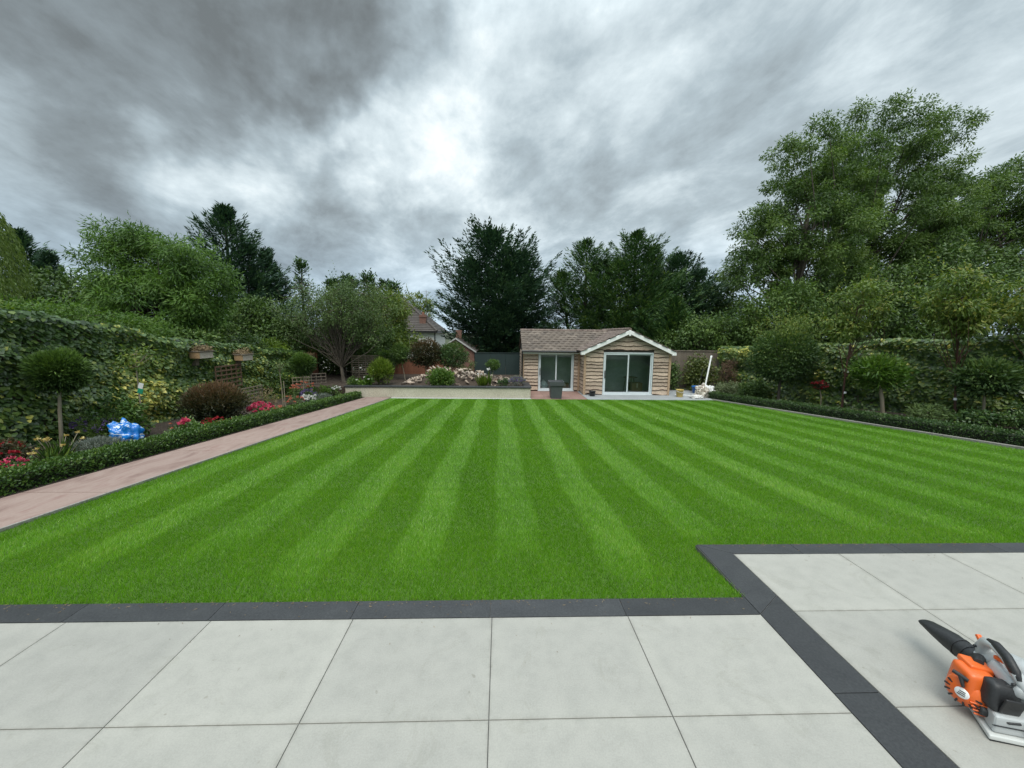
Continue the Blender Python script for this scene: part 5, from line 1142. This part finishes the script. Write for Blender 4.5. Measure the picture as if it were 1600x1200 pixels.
# grass clippings and crumbs along the border
g = np.random.default_rng(77); n = 420; x = g.uniform(-4.2, 4.4, n); yb = np.where(x < 1.7, 2.37, 3.035)-np.abs(g.normal(size=n))*.035*np.where(g.random(n) < .15, 6, 1)
put(link('grass_clippings', leaf_mesh('grass_clippings', np.stack([x, yb, np.full(n, .004)], 1), np.stack([g.normal(size=n), g.normal(size=n), np.full(n, .05)], 1), np.tile((0, 0, 1.), (n, 1)), .018*(.5+g.random(n)), .003, g.random(n), L_DRY)), 'scattered dry grass clippings along the charcoal border', 'clippings', kind='stuff')

# ------------------------------------------------------------------ leaf blower
M_ORANGE = mat('orange moulded plastic', (.70, .115, .015), (.78, .15, .025), 9, .38, bmp=.08, coat=.15)
M_SILV = mat('light grey moulded plastic', (.43, .45, .455), (.48, .50, .50), 3, .36, bmp=0)
M_TANK = mat('milky tank plastic', (.56, .57, .55), (.64, .65, .63), 6, .35, bmp=.04)
M_RUB = mat('black moulded rubber', (.014, .015, .016), (.028, .029, .031), 14, .5, bmp=.2, fine=120)
def blower():
    O = Vector((2.36, 1.50, 0)); t = thing('leaf_blower', 'orange and grey petrol leaf blower with black nozzle on the patio', 'leaf blower', O)
    def P(x, y, z): return (O.x+x, O.y+y, z)
    def rbox(name, c, s, m, bev, rot=(0, 0, 0), par=None, seg=3, taper=None):
        Mx = Matrix.Translation(P(*c)) @ Matrix.Rotation(rot[2], 4, 'Z') @ Matrix.Rotation(rot[1], 4, 'Y') @ Matrix.Rotation(rot[0], 4, 'X')
        mb = MB(); mb.box((-s[0]/2, -s[1]/2, -s[2]/2), (s[0]/2, s[1]/2, s[2]/2))
        if taper: mb.v = [(v[0]*(taper[0] if v[2] > 0 else 1), v[1]*(taper[1] if v[2] > 0 else 1)+(taper[2] if v[2] > 0 else 0), v[2]) for v in mb.v]
        mb.v = [tuple(Mx @ Vector(v)) for v in mb.v]
        o = mb.build(name, m, par or t, bevel=bev, seg=seg)
        for p in o.data.polygons: p.use_smooth = True
        return o
    # base: grey foot with dark edge, milky fuel tank
    pl = lambda a, b, w: P(a, b, w)
    MB().prism([(-.048, .074), (-.140, -.080), (-.017, -.115), (.22, -.16), (.25, .07)], .006, .030, pl).build('base', M_TANK, t, bevel=.008, seg=3)
    MB().prism([(-.044, .068), (-.134, -.080), (-.017, -.110), (.21, -.15), (.24, .07)], 0., .0055, pl).build('base_pad', M_RUB, t)
    tank = MB().prism([(-.040, .055), (-.118, -.072), (-.014, -.100), (.19, -.13), (.20, .05)], .031, .118, pl).build('fuel_tank', M_SILV, t, bevel=.016, seg=3)
    MB().lathe(P(-.085, -.012, .078), [(.0, .020), (.020, .020), (.024, .014), (.024, -.012)], 18, axis=(-1, .55, .1)).build('tank_cap', M_RUB, tank)
    MB().prism([(-.124, -.070), (-.122, -.076), (-.014, -.105), (.19, -.135), (.19, -.128)], .072, .0745, pl).build('tank_seam', M_RUB, tank)
    # engine shroud with recoil starter on its left face
    sh = rbox('engine_shroud', (-.062, .062, .150), (.125, .135, .155), M_ORANGE, .024, (0, 0, -.30), taper=(.86, .82, 0.), seg=3)
    rbox('shroud_top', (-.025, .085, .222), (.10, .08, .03), M_ORANGE, .010, (0, .12, -.30), sh)
    for k in range(3): rbox('vent_slot', (-.020+.018*k, .012-.006*k, .196), (.008, .004, .030), M_RUB, .001, (.2, 0, -.30), sh, 1)
    ax = Vector((-1, -.38, .10)).normalized(); sc = Vector((-.108, .050, .115))
    c = P(*sc)
    st = MB().lathe(c, [(.001, .030), (.026, .030), (.030, .027), (.050, .022), (.064, .008), (.069, -.016), (.069, -.05)], 28, axis=ax).build('starter_cover', M_ORANGE, t)
    q = ax.to_track_quat('Z', 'Y').to_matrix()
    for k in range(9):       # cooling slots
        a = math.radians(150+k*26); d = q @ Vector((math.cos(a), math.sin(a), 0)); tn = q @ Vector((-math.sin(a), math.cos(a), 0))
        cc = Vector(c)+d*.049+ax*.0195; Mx = Matrix((d, tn, ax)).transposed().to_4x4(); Mx.translation = cc
        MB().box((-.013, -.0035, -.002), (.013, .0035, .0045), M=Mx).build('cooling_slot', M_RUB, st)
    MB().lathe(Vector(c)+ax*.0305, [(.0, .003), (.023, .003), (.025, 0), (.025, -.003)], 24, axis=ax).build('label_disc', M_WHITE, st)
    for k in range(3):
        Mx = q.to_4x4(); Mx.translation = Vector(c)+ax*.0338+(q @ Vector((0, -.009+.009*k, 0))); MB().box((-.014+.003*k, -.002, 0), (.012, .002, .0008), M=Mx).build('label_print', M_RUB, st)
    MB().tube([P(-.142, .082, .197), P(-.124, .032, .190)], [.009, .010], 10).tube([P(-.132, .058, .194), P(-.138, .045, .172), P(-.141, .035, .152)], [.011, .008, .006], 8).build('pull_handle', M_RUB, t)
    for k in range(4): MB().tube([P(-.128+.004*k, .012-.004*k, .100-.016*k), P(-.085, -.020, .104-.016*k)], .004, 6).build('shroud_rib', M_ORANGE, sh)
    # black filter and muffler cover facing the camera
    fc = rbox('filter_cover', (-.040, -.030, .172), (.125, .085, .125), M_RUB, .026, (0, .10, -.20), taper=(.90, .75, .015))
    rbox('cover_panel', (-.050, -.074, .160), (.080, .010, .080), M_BLACK, .010, (0.18, .10, -.20), fc)
    MB().tube([P(-.075, -.03, .115), P(-.092, -.055, .10), P(-.07, -.085, .095), P(-.03, -.095, .10)], .006, 6).build('fuel_line', M_RUB, t)
    # fan volute, silver
    prof = [(.0, -.075), (.085, -.075), (.128, -.066), (.150, -.035), (.155, .0), (.150, .035), (.128, .066), (.06, .075), (.0, .075)]
    vo = MB().lathe(P(.115, -.035, .165), prof, 36, axis=(1, .12, 0)).build('fan_housing', M_SILV, t)
    rbox('housing_shoulder', (.045, -.005, .225), (.11, .15, .06), M_SILV, .024, (.25, .2, -.2), vo, 4)
    MB().tube([P(.115, -.02, .27), P(.110, .05, .250), P(.095, .11, .205), P(.080, .16, .175)], [.045, .052, .050, .046], 16).build('outlet', M_SILV, vo)
    rbox('badge', (.010, -.122, .085), (.055, .004, .05), M_SILV, .001, (.15, 0, -.12), vo, 1)
    for k in range(4): rbox('warning_symbol', (.062, -.128+.001*k, .070+.019*k), (.015, .004, .012), M_WHITE if k != 1 else M_BLUE, .001, (.1, 0, -.2), vo, 1)
    MB().tube([P(-.05, -.02, .222), P(.0, -.05, .238)], .006, 8).build('screw_boss', M_RUB, vo)
    # handle arch with black grip, throttle and stop switch
    h = MB().tube([P(.085, .135, .215), P(.080, .145, .265), P(.065, .125, .308), P(.040, .075, .326), P(.015, .015, .318), P(.000, -.035, .288), P(.020, -.06, .24)], [.028, .027, .024, .020, .020, .024, .030], 14, sx=.85).build('handle', M_SILV, t)
    MB().tube([P(.056, .112, .328), P(.040, .072, .337), P(.014, .015, .330), P(-.006, -.032, .300), P(-.008, -.052, .272)], [.012, .022, .024, .023, .012], 12, sx=.8).build('grip', M_RUB, h)
    for sx_, sy_, sz_ in ((.052, .155, .262), (.012, -.075, .236), (-.02, -.045, .248)): MB().lathe(P(sx_, sy_, sz_), [(.0, .004), (.006, .004), (.007, 0), (.007, -.004)], 10, axis=(-.6, -.6, .5)).build('screw', M_RUB, h)
    rbox('throttle_lever', (.068, .150, .300), (.020, .045, .016), M_ORANGE, .005, (.8, 0, -.2), h)
    rbox('trigger', (.030, .045, .288), (.016, .045, .018), M_ORANGE, .005, (-.2, 0, -.2), h)
    MB().tube([P(.045, .125, .215), P(.01, .11, .232), P(-.02, .08, .238)], [.026, .024, .016], 10).build('collar', M_RUB, t)
    # nozzle: round at the machine, flattened towards the tip
    pts = [P(.080, .150, .176), P(.087, .19, .175), P(.094, .23, .173), P(.105, .285, .171), P(.117, .35, .167), P(.130, .42, .162), P(.133, .438, .160)]
    nz = MB(); rad = [.050, .050, .049, .052, .047, .037, .030]; fl = [1, 1, 1, .92, .72, .52, .42]; k = 20; vs = []
    for i, p in enumerate(pts):
        p = Vector(p); tn = (Vector(pts[min(i+1, 6)])-Vector(pts[max(i-1, 0)])).normalized(); sd = tn.cross(Vector((0, 0, 1))).normalized(); up = sd.cross(tn)
        vs += [p+sd*math.cos(2*math.pi*j/k)*rad[i]*(2-fl[i])**.35+up*math.sin(2*math.pi*j/k)*rad[i]*fl[i] for j in range(k)]
    nz.add(vs, [(i*k+j, i*k+(j+1) % k, (i+1)*k+(j+1) % k, (i+1)*k+j) for i in range(6) for j in range(k)], 0, True)
    nz.add(vs[-k:], [tuple(range(k))])
    no = nz.build('nozzle', M_RUB, t)
    MB().tube([P(.086, .184, .175), P(.089, .20, .175)], .0535, 18).tube([P(.094, .23, .173), P(.096, .242, .173)], .0525, 18).build('nozzle_ring', M_RUB, no)
    return t
blower()
